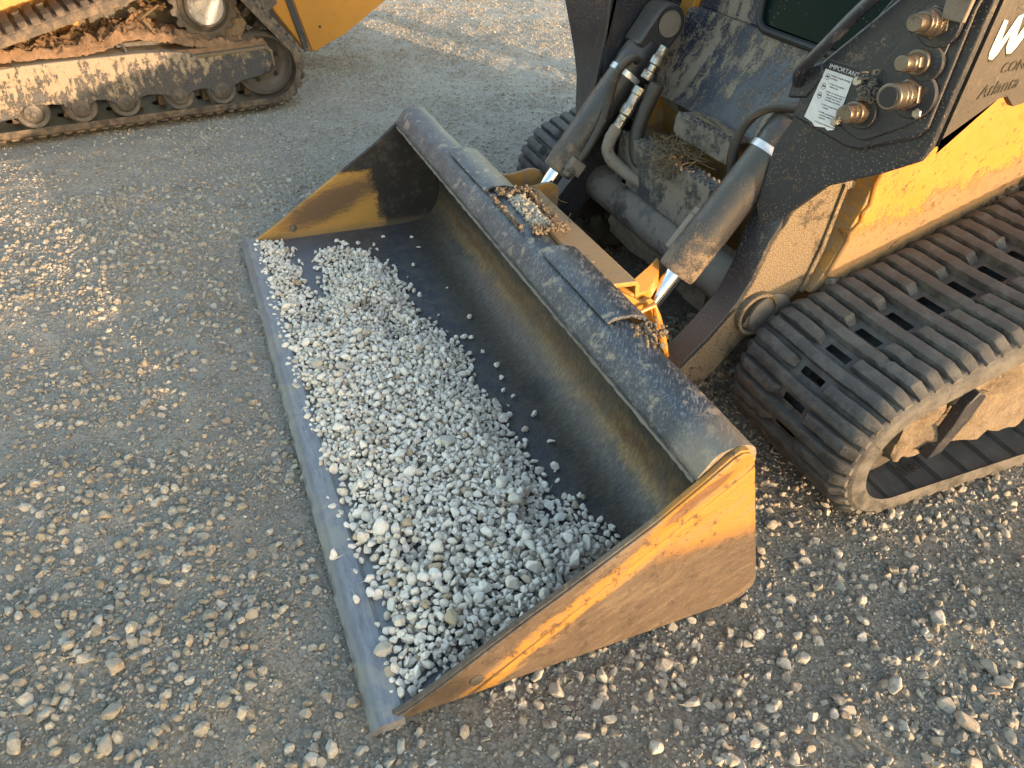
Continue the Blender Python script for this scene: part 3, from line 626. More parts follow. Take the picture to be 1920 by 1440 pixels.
MB().box((1.30, .99, .50), (.02, .10, .035), Matrix.Rotation(R(54), 3, 'X')).box((1.30, 1.03, .545), (.026, .02, .04), Matrix.Rotation(R(54), 3, 'X')).build('line_clamp', 'dusty_steel', cylN, .003)

# chained fittings beside the far cylinder, part of the loader's plumbing
hs = MB(); p0 = Vector((.74, 1.225, .795)); p1 = Vector((.74, 1.10, .575)); dd = (p1-p0).normalized()
def along(t): return p0+(p1-p0)*t
ft = MB().lathe(along(0), dd, [(0, .013), (.03, .013), (.032, .017), (.055, .017), (.057, .012), (.075, .012), (.077, .018), (.10, .018)], 18).lathe(along(.50), dd, [(0, .019), (.022, .019), (.023, .016), (.055, .016), (.06, .0195), (.085, .0195), (.09, .015), (.13, .0155)], 8).build('hose_fitting', 'galv', ldr, .001)
hz = MB().tube(smoothline([(.74, 1.10, .575), (.738, 1.075, .53), (.745, 1.075, .49), (.78, 1.11, .455), (.84, 1.15, .43), (.90, 1.22, .40)], 3), .019, 14)
hz = hz.build('hydraulic_hose', 'dusty_steel', ldr); roughen(hz, .002, 60)
MB().tube(smoothline([(.77, 1.20, .70), (.765, 1.17, .62), (.77, 1.15, .55), (.79, 1.15, .49), (.84, 1.16, .47)], 3), .022, 14).build('hydraulic_hose', 'rubber_hose', ldr)
MB().tube(smoothline([(1.15, .93, .08), (1.25, .90, .07), (1.33, .92, .09), (1.36, 1.0, .12), (1.34, 1.08, .16)], 3), .018, 12).build('hydraulic_hose', 'rubber_hose', ldr)

# --- lift arms
def lift_arm(mir):
    X = (lambda x: 1.98-x) if mir else (lambda x: x)
    # lower leg: side outline (y, z) and front edge; solid between two x values
    side = [(.905, .195), (.916, .179), (.945, .150), (.988, .126), (1.04, .180), (1.104, .26), (1.18, .315), (1.251, .381), (1.275, .50), (1.285, .655), (1.30, .80), (1.215, .80), (1.187, .686), (1.155, .612), (1.118, .53), (1.095, .44), (1.067, .371), (1.0, .285), (.94, .225)]
    b = MB(); x0, x1 = sorted((X(1.400), X(1.470))); b.prism(side, x0, x1)
    arm = b.build('lift_arm', 'arm_muddy' if not mir else 'arm_paint', ldr, .006, seg=3)
    arm['label'] = ('far' if mir else 'near') + ' lift arm reaching down to the bucket'
    # front cover plate folded over the leg's leading edge
    le = [(.916, .199), (.945, .235), (1.0, .292), (1.06, .370), (1.092, .44), (1.113, .53), (1.148, .61), (1.164, .655)]
    secs = []
    for i, (y, z) in enumerate(le):
        w0 = 1.392-.028*max(0, (i-3)/4)
        secs.append([(X(w0), y-.004, z+.008), (X(1.4695), y-.006, z+.006), (X(1.4695), y+.003, z-.004), (X(w0), y+.016, z-.010)])
    MB().loft(secs).build('front_plate', 'arm_paint', arm, .002)
    # upper boom box
    Fr = [(1.363, 1.141, .587), (1.363, 1.152, .729), (1.400, 1.170, .834), (1.455, 1.194, .949), (1.517, 1.220, 1.072), (1.56, 1.238, 1.16), (1.679, 1.269, 1.16), (1.680, 1.263, 1.081), (1.680, 1.242, .822), (1.671, 1.237, .793), (1.602, 1.215, .742), (1.511, 1.187, .686), (1.449, 1.164, .600), (1.428, 1.148, .475)]
    Fr = [(X(a_), b_, c_) for a_, b_, c_ in Fr]
    if mir:
        rows = [((.40, 1.150, .40), (.570, 1.078, .44)), ((.34, 1.163, .512), (.584, 1.085, .574)), ((.34, 1.156, .619), (.584, 1.098, .67)), ((.34, 1.136, .705), (.584, 1.106, .75)), ((.34, 1.116, .771), (.584, 1.118, .828)), ((.34, 1.091, .85), (.584, 1.128, .892)), ((.34, 1.065, 1.0), (.584, 1.14, 1.02)), ((.34, 1.06, 1.2), (.584, 1.15, 1.2))]
        MB().loft([[a_, b_, (b_[0], b_[1]+.014, b_[2]), (a_[0], a_[1]+.014, a_[2])] for a_, b_ in rows]).build('front_cover', 'arm_paint', arm, .002)
    else: MB().slab(Fr, (0, .014, 0)).build('front_cover', 'arm_paint', arm, .003)
    if mir: MB().prism([(1.118, .60), (1.118, .72), (1.119, .88), (1.13, 1.0), (1.15, 1.2), (1.55, 1.2), (1.50, .95), (1.30, .60), (1.2, .45)], .572, .584).build('inner_side', 'arm_paint', arm, .002)
    # outer side sheet of the boom
    sd_ = [(1.262, .822), (1.262, .836), (1.275, .838), (1.31, .852), (1.35, .885), (1.375, .905), (1.396, .907), (1.415, .893), (1.424, .886), (1.464, .894), (1.62, .92), (1.80, .96), (2.3, 1.1), (2.3, 1.42), (1.36, 1.42), (1.30, 1.17), (1.283, 1.082)]
    x0, x1 = sorted((X(1.668), X(1.682)))
    MB().prism(sd_, x0, x1).build('boom_side', 'boom_side', arm, .002)
    x0, x1 = sorted((X(1.44), X(1.660)))
    MB().prism([(1.30, .84), (1.40, .915), (1.62, .94), (2.3, 1.12), (2.3, 1.40), (1.38, 1.40), (1.31, 1.17)], x0, x1).build('boom_beam', 'arm_paint', arm, .004)
    return arm
armN = lift_arm(False); armF = lift_arm(True)
# collar of the cross tube through the near arm
ring((1.47, 1.122, .345), .050, .059, -.01, .018).build('tube_collar', 'arm_muddy', armN, .002)
MB().lathe((1.4705, 1.122, .345), (1, 0, 0), [(0, .051), (.0025, .0505)], 36).build('tube_bore', 'black', armN)
mb_ = MB().lathe((1.472, 1.116, .320), (1, 0, 0), [(0, .024), (.004, .020), (.006, .008)], 20).build('bore_mud', 'mud', armN); roughen(mb_, .006, 60, 2, 1)
# rear flange line of the arm
MB().prism([(1.243, .383), (1.256, .379), (1.282, .50), (1.293, .655), (1.283, .66), (1.268, .50)], 1.466, 1.478).build('edge_flange', 'arm_muddy', armN, .002)
# cross tube
ct = MB().lathe((.50, 1.165, .33), (1, 0, 0), [(0, .062), (.98, .062)], 40).build('cross_tube', 'dusty_steel', ldr); ct['label'] = 'thick dusty tube joining the two lift arms'
MB().box((.99, 1.215, .30), (.9, .03, .16)).build('tube_gusset', 'mud', ct, .004)
o = MB().box((.99, 1.15, .255), (.55, .04, .07)).build('caked_mud', 'mud', ct); roughen(o, .02, 22, 4, 6)
for x in (.565, 1.39): pass

# --- things on the near arm's front cover
NRM = Vector((.250, -.965, .079)).normalized(); EU = Vector((.968, .250, 0)); EU = (EU-NRM*EU.dot(NRM)).normalized(); EV = NRM.cross(EU)*-1
if EV.z < 0: EV = -EV
pock = [(1.388, 1.165, .802), (1.400, 1.176, .900), (1.524, 1.221, 1.055), (1.56, 1.236, 1.10), (1.668, 1.262, 1.10), (1.662, 1.257, 1.061), (1.666, 1.241, .854), (1.653, 1.236, .835), (1.556, 1.206, .780), (1.526, 1.198, .777)]
pin_ = [(1.500, 1.187, .818), (1.515, 1.193, .809), (1.548, 1.206, .799), (1.565, 1.212, .803), (1.625, 1.230, .847), (1.641, 1.236, .865), (1.645, 1.262, 1.10), (1.60, 1.25, 1.10), (1.58, 1.235, 1.03), (1.52, 1.20, .90)]
def fl(p, h): p = Vector(p); return p-NRM*((p-Vector((1.40, 1.17, .834))).dot(NRM)-h)
cpn = MB().slab([fl(p, .001) for p in pock], NRM*.010).build('coupler_panel', 'blue_black', armN, .006, seg=3)
MB().slab([fl(p, .0115) for p in pin_], NRM*.005).build('raised_panel', 'blue_black', cpn, .005, seg=3)
def on(a, b): return Vector((1.40, 1.17, .834))+EU*a+EV*b
def coupler(base, rs, tip_dir=NRM):
    base = Vector(base); b = MB()
    for h0, h1, r, n in rs: b.lathe(base+NRM*h0*.95, tip_dir, [(0, r*.85), (.002, r*.92), (h1-h0-.002, r*.92), (h1-h0, r*.85)], n)
    o = b.build('hydraulic_coupler', 'brass', cpn, .0008, 40)
    return o
q = Vector
c1 = coupler(q((1.608, 1.240, 1.029)), [(0, .016, .034, 28), (.016, .03, .033, 6), (.03, .045, .0265, 28), (.045, .06, .0235, 28), (.060, .072, .0215, 28), (.072, .100, .0165, 28)])
c2 = coupler(q((1.608, 1.236, .962)), [(0, .035, .025, 28), (.035, .052, .019, 6), (.052, .066, .017, 28), (.066, .092, .0155, 28)])
c3 = coupler(q((1.612, 1.232, .905)), [(0, .016, .036, 28), (.016, .036, .032, 6), (.036, .056, .0255, 28), (.058, .074, .0265, 28), (.075, .098, .0265, 28)])
c4 = coupler(q((1.535, 1.207, .852)), [(0, .05, .024, 28), (.05, .064, .019, 28), (.065, .085, .0185, 28)])
for o, t in ((c1, 'topmost ribbed coupler'), (c2, 'small hex coupler second from the top'), (c3, 'widest coupler with a dark open socket'), (c4, 'lowest coupler wearing a dust cap')): o['label'] = t
MB().lathe(q((1.612, 1.232, .905))+NRM*.0958, NRM, [(0, .018), (.0012, .017)], 24).build('socket', 'black', cpn)
# mounting plate behind the couplers, hose bracket, bolts
def disc(a, r, h0, h1, n=32, name='boss', mat='blue_black'): return MB().lathe(Vector(a)+NRM*h0, NRM, [(0, r), (h1-h0-.002, r), (h1-h0, r-.002)], n).build(name, mat, cpn)
for a, r in (((1.618, 1.242, 1.028), .039), ((1.620, 1.240, .962), .032), ((1.622, 1.237, .905), .041), ((1.540, 1.209, .850), .030)): disc(a, r, .017, .026, name='coupler_boss', mat='arm_paint')
for a in ((1.641, 1.236, .878), (1.492, 1.193, .820), (1.512, 1.20, .905), (1.61, 1.25, 1.082)): disc(Vector(a), .010, .015, .026, 6, 'bolt', 'galv')
br = MB().slab([on(.235, .205)+NRM*.03, on(.275, .205)+NRM*.03, on(.280, .30)+NRM*.03, on(.225, .30)+NRM*.03], NRM*.012).build('hose_bracket', 'dusty_steel', cpn, .002)
MB().box(on(.262, .262)+NRM*.055, (.03, .03, .10), Matrix((EU, EV, NRM)).transposed()).build('guard_block', 'brass', cpn, .003)
# chain heap
ch = MB(); cc = Vector((1.540, 1.207, .897))+NRM*.03; rr_ = random.Random(4)
for i in range(46):
    p = cc+EU*rr_.gauss(0, .014)+EV*(rr_.gauss(0, .016))+NRM*rr_.uniform(-.01, .02)
    a_ = Vector([rr_.uniform(-1, 1) for _ in range(3)]).normalized(); b_ = a_.orthogonal().normalized(); c_ = a_.cross(b_)
    ch.tube([p+(b_*math.cos(t)*.0062+c_*math.sin(t)*.0045) for t in np.linspace(0, 2*math.pi, 11)], .0011, 5, False)
for i in range(9):
    t = i/8; p = cc+(Vector((1.53, 1.205, .84))+NRM*.088-cc)*t+EV*(-.022*math.sin(math.pi*t)); a_ = EU if i % 2 else EV; b_ = (Vector((0, 0, 1))-a_*a_.z).normalized() if i % 2 else EU; c_ = a_.cross(b_)
    ch.tube([p+(b_*math.cos(k)*.0062+c_*math.sin(k)*.0045) for k in np.linspace(0, 2*math.pi, 11)], .0011, 5, False)
ch.build('cap_chain', 'dusty_steel', cpn)
# warning label
st = [fl(p, .012) for p in ((1.432, 1.186, .927), (1.493, 1.202, .924), (1.491, 1.191, .802), (1.478, 1.188, .797), (1.470, 1.186, .801), (1.447, 1.180, .797), (1.440, 1.178, .803), (1.418, 1.173, .809))]
lb = MB().slab(st, NRM*.0008).build('warning_label', 'label_white', cpn)
hd = [fl(p, .0132) for p in ((1.432, 1.186, .927), (1.493, 1.202, .924), (1.493, 1.201, .906), (1.430, 1.185, .909))]
MB().slab(hd, NRM*.0004).build('label_header', 'ink', cpn)
lx = (hd[1]-hd[0]).normalized(); ly = (hd[0]-st[7]).normalized()
text_mesh('IMPORTANT', .0125, fl((1.436, 1.187, .912), .0140), lx, EV, 'label_text', 'label_white', cpn, .0004, 0, .0002)
text_mesh('Prevent coupler damage\nand leaks.\n\n1. Clean all couplers\n    before use.\n\n2. Prior to connecting or\n    disconnecting, press\n    coupler dust cap in\n    to release pressure.\n\n3. Check proper flow\n    routing.\n\n4. Verify attachment does not\n    exceed auxiliary rated\n    pressure.\n\n5. Connect attachment hoses', .0046, fl((1.446, 1.1895, .898), .0132), lx, EV, 'label_text', 'ink', cpn, .0003, 0, .0001, 1.12)
pic = MB()
for k, (a_, b_) in enumerate(((.001, .0), (-.001, -.019), (-.004, -.038))):
    c_ = fl((1.4385, 1.187, .895), .0132)+lx*a_+EV*b_
    pic.loft([[c_+lx*math.cos(t)*r+EV*math.sin(t)*r*1.2 for t in np.linspace(0, 2*math.pi, 16)[:-1]] for r in (.0052, .0044)], True, False)
    pic.slab([c_+lx*-.003+EV*.002, c_+lx*.003+EV*.002, c_+lx*.003-EV*.001, c_+lx*-.003-EV*.001], NRM*.0002)
pic.build('label_pictogram', 'ink', cpn)
# handrail
MB().tube(smoothline([on(-.02, .035)+NRM*.012, on(-.012, .06)+NRM*.035, on(.03, .11)+NRM*.05, on(.09, .20)+NRM*.05, on(.13, .245)+NRM*.05, on(.165, .258)+NRM*.045, on(.185, .250)+NRM*.015], 3), .0125, 14).build('handrail', 'blue_black', armN)
ear = MB().slab([on(-.035, .06)+NRM*.004, on(.02, .085)+NRM*.004, on(.035, .06)+NRM*.004, on(.01, .01)+NRM*.004, on(-.035, .0)+NRM*.004], NRM*.010).build('handrail_foot', 'arm_paint', armN, .006)
# lettering on the boom side
XS = 1.6826
def side_poly(pts, name, mat, dx=0, th=.0006): return MB().prism(pts, XS+dx, XS+dx+th).build(name, mat, armN)
Wp = [(1.286, 1.030), (1.293, 1.043), (1.304, 1.041), (1.313, 1.012), (1.333, 1.056), (1.347, 1.058), (1.349, 1.022), (1.372, 1.062), (1.392, 1.085), (1.402, 1.078), (1.372, 1.025), (1.352, .990), (1.343, .985), (1.336, .995), (1.334, 1.026), (1.318, .992), (1.311, .980), (1.302, .981), (1.297, .990)]
Wp = [(1.301, 1.046), (1.311, 1.044), (1.314, 1.008), (1.333, 1.050), (1.345, 1.054), (1.349, 1.012), (1.372, 1.056), (1.395, 1.090), (1.410, 1.092), (1.385, 1.048), (1.362, 1.000), (1.353, .988), (1.341, .988), (1.334, .998), (1.333, 1.024), (1.318, .988), (1.310, .979), (1.300, .981), (1.296, .992)]
side_poly([(y+.004, z-.006) for y, z in Wp], 'lettering', 'dark_text'); side_poly(Wp, 'lettering', 'paint_white', .0008)
text_mesh('i', .075, (XS+.0008, 1.402, .995), (0, 1, .12), (0, 0, 1), 'lettering', 'paint_white', armN, .0008, .3, .0003)
text_mesh('CONSTRUCTION', .026, (XS, 1.345, .952), (0, 1, .10), (0, 0, 1), 'lettering', 'dark_text', armN, .0006, .25, .0003)
text_mesh('Atlanta', .034, (XS, 1.312, .908), (0, 1, .16), (0, .25, 1), 'lettering', 'dark_text', armN, .0006, .35, .0003)

for o in armN.children:
    if o.name.split('.')[0] in ('front_cover', 'boom_side', 'boom_beam', 'coupler_panel', 'handrail', 'handrail_foot', 'lettering'): o.location = (.027, -.028, .009)

# --- front body between the arms
bp_ = smoothline([(1.285, .635), (1.305, .66), (1.345, .74), (1.385, .81), (1.402, .862), (1.405, .87)], 2)
b = MB(); xs = np.linspace(.612, 1.45, 26); secs = []
for x in xs:
    e = abs((x-.61)/.84); d = .03*(max(0, .12-e)/.12)**2
    secs.append([(x, y-d, z) for y, z in bp_] + [(x, 1.44, .87), (x, 1.42, .63)])
b.loft(secs); pn = b.build('floor_panel', 'blue_black_dusty', ldr, 0, 40); pn['label'] = 'curved blue black front panel smeared with dried mud'
# window with rubber seal
gl = MB().slab([(.925, 1.412, .885), (.905, 1.416, .905), (.87, 1.45, 1.05), (.84, 1.48, 1.2), (1.6, 1.48, 1.2), (1.6, 1.412, .890), (1.30, 1.409, .882)], (0, .01, 0)).build('windshield', 'glass', ldr); gl['label'] = 'dusty dark green windshield'
MB().tube(smoothline([(.835, 1.475, 1.22), (.872, 1.44, 1.05), (.900, 1.408, .905), (.925, 1.401, .876), (.97, 1.400, .872), (1.30, 1.400, .872), (1.62, 1.400, .880)], 2), .011, 10).build('window_seal', 'black', gl)
MB().slab([(.613, 1.415, .87), (.92, 1.415, .87), (.905, 1.418, .90), (.865, 1.455, 1.06), (.83, 1.49, 1.22), (.613, 1.49, 1.22)], (0, .03, 0)).build('door_frame', 'blue_black_dusty', ldr, .004)
# yellow trim and posts left of the panel
MB().slab([(.597, 1.276, .645), (.613, 1.276, .64), (.613, 1.392, .88), (.613, 1.465, 1.22), (.597, 1.465, 1.22), (.597, 1.392, .88)], (0, .02, -.006)).build('yellow_trim', 'yellow', ldr, .002)
MB().prism([(1.315, .60), (1.335, .70), (1.43, .88), (1.50, 1.22), (1.8, 1.22), (1.8, .60)], .50, .597).build('side_post', 'yellow_dirty', ldr, .004)
# chassis recess
b = MB(); b.prism([(1.295, .640), (1.315, .640), (1.33, .60), (1.37, .46), (1.39, .30), (1.38, .20), (2.6, .20), (2.6, .62), (1.44, .62)], .50, 1.44)
ch_ = b.build('chassis', 'yellow_dirty', ldr, .004); ch_['label'] = 'dusty yellow chassis nose under the cab panel'
MB().box((.603, 1.375, .47), (.014, .22, .36)).build('chassis_wing', 'yellow_dirty', ch_, .003)
MB().slab([(.545, 1.27, .51), (.60, 1.23, .55), (.66, 1.21, .545), (.78, 1.21, .52), (.77, 1.27, .505), (.66, 1.33, .52)], (0, .02, -.014)).build('tow_plate', 'yellow_dirty', ch_, .004)
def decal(x0, x1, y, z0, z1, mat): 
    k = .055/.055
    return MB().slab([(x0, y, z1), (x1, y, z1), (x1, y+.024, z0), (x0, y+.024, z0)], (0, .001, .0005)).build('caution_decal', mat, ch_)
for x0, x1, mt in ((.625, .665, 'grey_label'), (.672, .715, 'grey_label'), (.720, .795, 'ink')): decal(x0, x1, 1.3085, .590, .630, mt)
text_mesh('AVOID INJURY FROM\nCRUSHING. KEEP CLEAR\nOF MOVING ARMS AND\nLOWER TO GROUND', .0072, (.722, 1.3115, .6215), (1, 0, 0), (0, -.5, 1), 'decal_text', 'grey_label', ch_, .0008, 0, .0001)
# serrated steps
def serrated(name, x0, x1, y0, y1, z, h, label, rows, cols):
    b = MB(); L = x1-x0
    b.slab([(x0+.01, y0, z), (x1, y0, z), (x1, y0, z-h), (x0+.012, y0, z-h), (x0, y0, z-h+.012), (x0, y0, z-.01)], (0, .006, 0))
    b.box(((x0+x1)/2, (y0+y1)/2+.003, z-.004), (L, y1-y0-.008, .007))
    t = b; nt_ = int(L/.022)
    for i in range(nt_):
        for yy in (y0+.004, y1-.004):
            if random.random() < .12: continue
            x = x0+.014+(L-.028)*i/(nt_-1); e = random.uniform(.7, 1.1); t.loft([[(x-.008, yy-.004, z-.002), (x+.008, yy-.004, z-.002), (x+.008, yy+.004, z-.002), (x-.008, yy+.004, z-.002)], [(x-.003, yy-.003, z+.009*e), (x+.003, yy-.003, z+.009*e), (x+.003, yy+.003, z+.009*e), (x-.003, yy+.003, z+.009*e)]])
    r_ = b
    for i in range(cols):
        for j in range(rows):
            c_ = (x0+L*(i+.5)/cols, y0+(y1-y0)*(j+.5)/rows, z-.002); r_.lathe(c_, (0, 0, 1), [(0, .018), (.006, .014), (.006, .010), (-.001, .010)], 14)
    o = b.build(name, 'black_step', ldr, .0012); o['label'] = label
    return o
serrated('step', .705, 1.185, 1.135, 1.190, .548, .148, 'lower serrated step plate caked in dust', 1, 9)
serrated('step', .865, 1.125, 1.215, 1.272, .645, .060, 'upper serrated step under the cab panel', 1, 5)
o = MB().box((1.0, 1.262, .648), (.22, .03, .008)).build('packed_dirt', 'mud', ldr); roughen(o, .008, 45, 6, 6)
MB().prism([(1.133, .54), (1.19, .54), (1.19, .46), (1.18, .46), (1.17, .50), (1.15, .51), (1.14, .40), (1.133, .40)], 1.178, 1.186).build('step_end', 'black_step', ldr, .002)
MB().tube(smoothline([(1.155, 1.16, .50), (1.165, 1.17, .47), (1.165, 1.19, .42), (1.15, 1.22, .38)], 2), .011, 10).build('hydraulic_hose', 'dusty_steel', ldr)
MB().box((1.12, 1.15, .40), (.09, .012, .07)).box((.76, 1.145, .385), (.03, .02, .08)).build('step_bracket', 'dusty_steel', ldr, .003)

# --- yellow side of the body above the near track
top = [(1.322, .52), (1.319, .54), (1.345, .565), (1.340, .59), (1.356, .605), (1.350, .66), (1.366, .72), (1.40, .80), (2.6, 1.0), (2.6, .83), (1.90, .618), (1.75, .540), (1.60, .468), (1.46, .420), (1.34, .412), (1.29, .43)]
sp_ = MB().prism([(y, z) for y, z in top], 1.455, 1.502).build('side_panel', 'yellow_side', ldr, .006); sp_['label'] = 'sunlit yellow body side flecked with mud'
MB().tube([(1.503, y, z) for y, z in ((1.30, .415), (1.36, .404), (1.46, .410), (1.60, .457), (1.75, .530), (1.90, .606), (2.6, .82))], .011, 10).build('lower_flange', 'dusty_steel', sp_)
edge = [(1.262, .385), (1.295, .45), (1.322, .52), (1.330, .56), (1.345, .60), (1.352, .66), (1.366, .72), (1.40, .80), (1.42, .90)]
MB().loft([[(1.492, y, z) for y, z in edge]+[(1.492, y+.03, z) for y, z in edge[::-1]], [(1.34, y-.028, z) for y, z in edge]+[(1.34, y+.004, z) for y, z in edge[::-1]]]).build('front_wall', 'yellow_dirty', ldr, .002)
dt = MB()
for i in range(90):
    t = i/89; y = 1.34+t*.75; z = np.interp(y, [1.34, 1.46, 1.6, 1.75, 1.9, 2.6], [.418, .424, .471, .544, .622, .83])
    dt.box((1.506+random.uniform(-.003, .006), y, z+random.uniform(-.004, .012)), [random.uniform(.006, .018) for _ in range(3)], Matrix.Rotation(random.uniform(0, 3), 3, (random.random(), random.random(), 1)))
o = dt.build('caked_debris', 'mud', sp_); roughen(o, .004, 60, 1, 1)
fsp = MB().prism([(y, z) for y, z in top], .478, .520).build('side_panel', 'yellow_dirty', ldr, .006); fsp['label'] = 'body side above the far track'
MB().box((.99, 2.1, 1.3), (.98, 1.25, 1.0)).build('cab', 'blue_black', ldr, .03)

# --- rubber tracks
def loop_path(circles, step=.006):
    # circles (y, z, r) listed so that the belt passes round them clockwise seen from +x with y to the right
    n = len(circles); pts = []
    tang = []
    for i in range(n):
        y0, z0, r0 = circles[i]; y1, z1, r1 = circles[(i+1) % n]
        dy, dz = y1-y0, z1-z0; d = math.hypot(dy, dz); a = math.atan2(dz, dy); be = math.acos((r0-r1)/d)
        th = a+be; tang.append(((y0+r0*math.cos(th), z0+r0*math.sin(th)), (y1+r1*math.cos(th), z1+r1*math.sin(th)), th))
    for i in range(n):
        y0, z0, r0 = circles[i]; th_in = tang[i-1][2]; th_out = tang[i][2]
        while th_out > th_in: th_out -= 2*math.pi
        while th_in-th_out > 2*math.pi: th_out += 2*math.pi
        k = max(2, int((th_in-th_out)*r0/step))
        for j in range(k): t = th_in+(th_out-th_in)*j/k; pts.append((y0+r0*math.cos(t), z0+r0*math.sin(t), math.cos(t), math.sin(t)))
        (ya, za), (yb, zb), th = tang[i]; d = math.hypot(yb-ya, zb-za); k = max(2, int(d/.03))
        for j in range(k): pts.append((ya+(yb-ya)*j/k, za+(zb-za)*j/k, math.cos(th), math.sin(th)))
    P = np.array(pts); P2 = np.vstack([P, P[:1]]); s = np.concatenate([[0], np.cumsum(np.hypot(*np.diff(P2[:, :2], axis=0).T))])
    def at(q):
        q = q % s[-1]; v = [np.interp(q, s, P2[:, k]) for k in range(4)]; l = math.hypot(v[2], v[3]); return v[0], v[1], v[2]/l, v[3]/l
    return at, s[-1]
def belt(circles, x0, x1, name, mat, parent, pitch=.052, lug=.026, holes=True, thick=.05, flip=False, base_mat=None, nubs=True, marks=False):
    at, Ltot = loop_path(circles); n = int(round(Ltot/pitch/2))*2; pitch = Ltot/n; W = x1-x0
    fx = lambda w: x0+w*W if not flip else x1-w*W
    def P3(s_, w, h): y, z, a_, b_ = at(s_); return (fx(w), y+a_*h, z+b_*h)
    b = MB(); sub = 4; N = n*sub
    ws = [0, .03, .415, .575, .97, 1.0]; hh = [-.012-lug, -lug, -lug, -lug, -lug, -.012-lug]
    rows = []
    for i in range(N):
        s_ = i*pitch/sub; rows.append([P3(s_, w_, h_) for w_, h_ in zip(ws, hh)] + [P3(s_, w_, -lug-thick+(.012 if 0 < w_ < 1 else 0)) for w_ in ws[::-1]])
    V = [p for r_ in rows for p in r_]; F = []; m_ = 12
    for i in range(N):
        j = (i+1) % N; hole = holes and (i % (2*sub)) in (1, 2)
        for k in range(m_):
            k2 = (k+1) % m_
            if hole and k in (2, 8): continue
            F.append((i*m_+k, i*m_+k2, j*m_+k2, j*m_+k))
    b.poly(V, F)
    def bar(s_, wa, wb, hump=1.):
        K = max(6, int((wb-wa)*30)); secs = []
        for k in range(K+1):
            w_ = wa+(wb-wa)*k/K; e = min((w_-wa), (wb-w_))*W
            hgt = -lug+.001+(lug-.003)*min(1, .15+e/(.034 if wa < .1 and w_ < .2 or wb > .9 and w_ > .8 else .014)); ds = .0012*math.sin(w_*9.5)+.0025*(abs(w_-.5)*2)+random.uniform(-.0009, .0009); hgt -= random.uniform(0, .0018)+(.004 if random.random() < .035 else 0)
            a0, a1 = pitch*.40, pitch*.32
            if e < 1e-6: a0 *= .8; a1 *= .8
            secs.append([P3(s_+ds-a0, w_, -lug-.004), P3(s_+ds-a1, w_, hgt-.002), P3(s_+ds-a1*.6, w_, hgt), P3(s_+ds+a1*.6, w_, hgt), P3(s_+ds+a1, w_, hgt-.002), P3(s_+ds+a0, w_, -lug-.004)])
        b.loft(secs)
    for i in range(n):
        s_ = (i+.0)*pitch
        if i % 2 == 0: bar(s_+pitch*1.0+pitch*.5, .01, .99)
        else: bar(s_+pitch*1.5, .02, .375); bar(s_+pitch*1.5, .605, .985)
    if nubs:
        for i in range(0, n, 2):
            for wa in (.36, .60):
                y, z, a_, b_ = at(i*pitch); 
                secs = [[P3(i*pitch-.016+dw*.004, wa-.03+dw*.008, h_), P3(i*pitch+.016-dw*.004, wa-.03+dw*.008, h_), P3(i*pitch+.016-dw*.004, wa+.03-dw*.008, h_), P3(i*pitch-.016+dw*.004, wa+.03-dw*.008, h_)] for dw, h_ in ((0, -lug-thick+.01), (1, -lug-thick-.034))]
                b.loft(secs)
    if marks:
        for i in range(0, n, 2):
            for d in (-.006, 0, .006):
                secs = [[P3(i*pitch+d+q_+.03*(w_-.7), w_, -lug-thick+.0118), P3(i*pitch+d+q_+.0018+.03*(w_-.7), w_, -lug-thick+.0118), P3(i*pitch+d+q_+.0018+.03*(w_-.7), w_, -lug-thick+.0095), P3(i*pitch+d+q_+.03*(w_-.7), w_, -lug-thick+.0095)] for w_, q_ in ((.64, 0), (.8, 0), (.975, 0))]
                b.loft(secs)
    return b.build(name, mat, parent, .0015 if not flip or True else 0, 50, 1)
CIR = [(1.258, .205, .205), (2.70, .66, .22), (3.05, .205, .205)]
def track(mir):
    x0, x1 = (1.50, 1.92) if not mir else (.06, .48)
    t = belt(CIR, x0, x1, 'rubber_track', 'rubber' if not mir else 'rubber', ldr, flip=mir, marks=not mir, pitch=.043, lug=.026)
    t['label'] = ('near' if not mir else 'far') + ' rubber track with staggered lugs'
    xo = 1.885 if not mir else .095; s = 1 if not mir else -1
    xa, xb = sorted((xo-s*.30, xo-s*.03))
    fr = MB().box(((xa+xb)/2-s*.012, 2.02, .235), (xb-xa, 1.36, .25)).build('track_frame', 'mud', t)
    bm = bmesh.new(); bm.from_mesh(fr.data)
    bmesh.ops.subdivide_edges(bm, edges=[e for e in bm.edges if abs(e.verts[0].co.y-e.verts[1].co.y) > 1], cuts=70); bmesh.ops.subdivide_edges(bm, edges=[e for e in bm.edges if abs(e.verts[0].co.y-e.verts[1].co.y) < .001], cuts=12, use_grid_fill=True)
    for v in bm.verts: v.co.z += max(0, v.co.y-1.45)*.22*(1 if v.co.z > .2 else 0) - (.05*max(0, 1.5-v.co.y)/.15 if v.co.z > .25 else 0)
    bm.to_mesh(fr.data); bm.free(); roughen(fr, .020, 14, 3, 0)
    MB().lathe((xo-s*.26, 1.258, .205), (s, 0, 0), [(0, .115), (.06, .122), (.065, .085), (.15, .085), (.155, .122), (.21, .122), (.215, .10), (.22, .03)], 40).build('idler_wheel', 'roller_steel', t)
    for y in (1.62, 1.86, 2.10, 2.34, 2.58, 2.82): MB().lathe((xo-s*.30, y, .148), (s, 0, 0), [(0, .06), (.07, .07), (.075, .04), (.15, .04), (.155, .07), (.235, .07), (.24, .045), (.25, .02)], 28).build('roller', 'roller_steel', t)
    return t, xo
trN, xo = track(False); trF, _ = track(True)
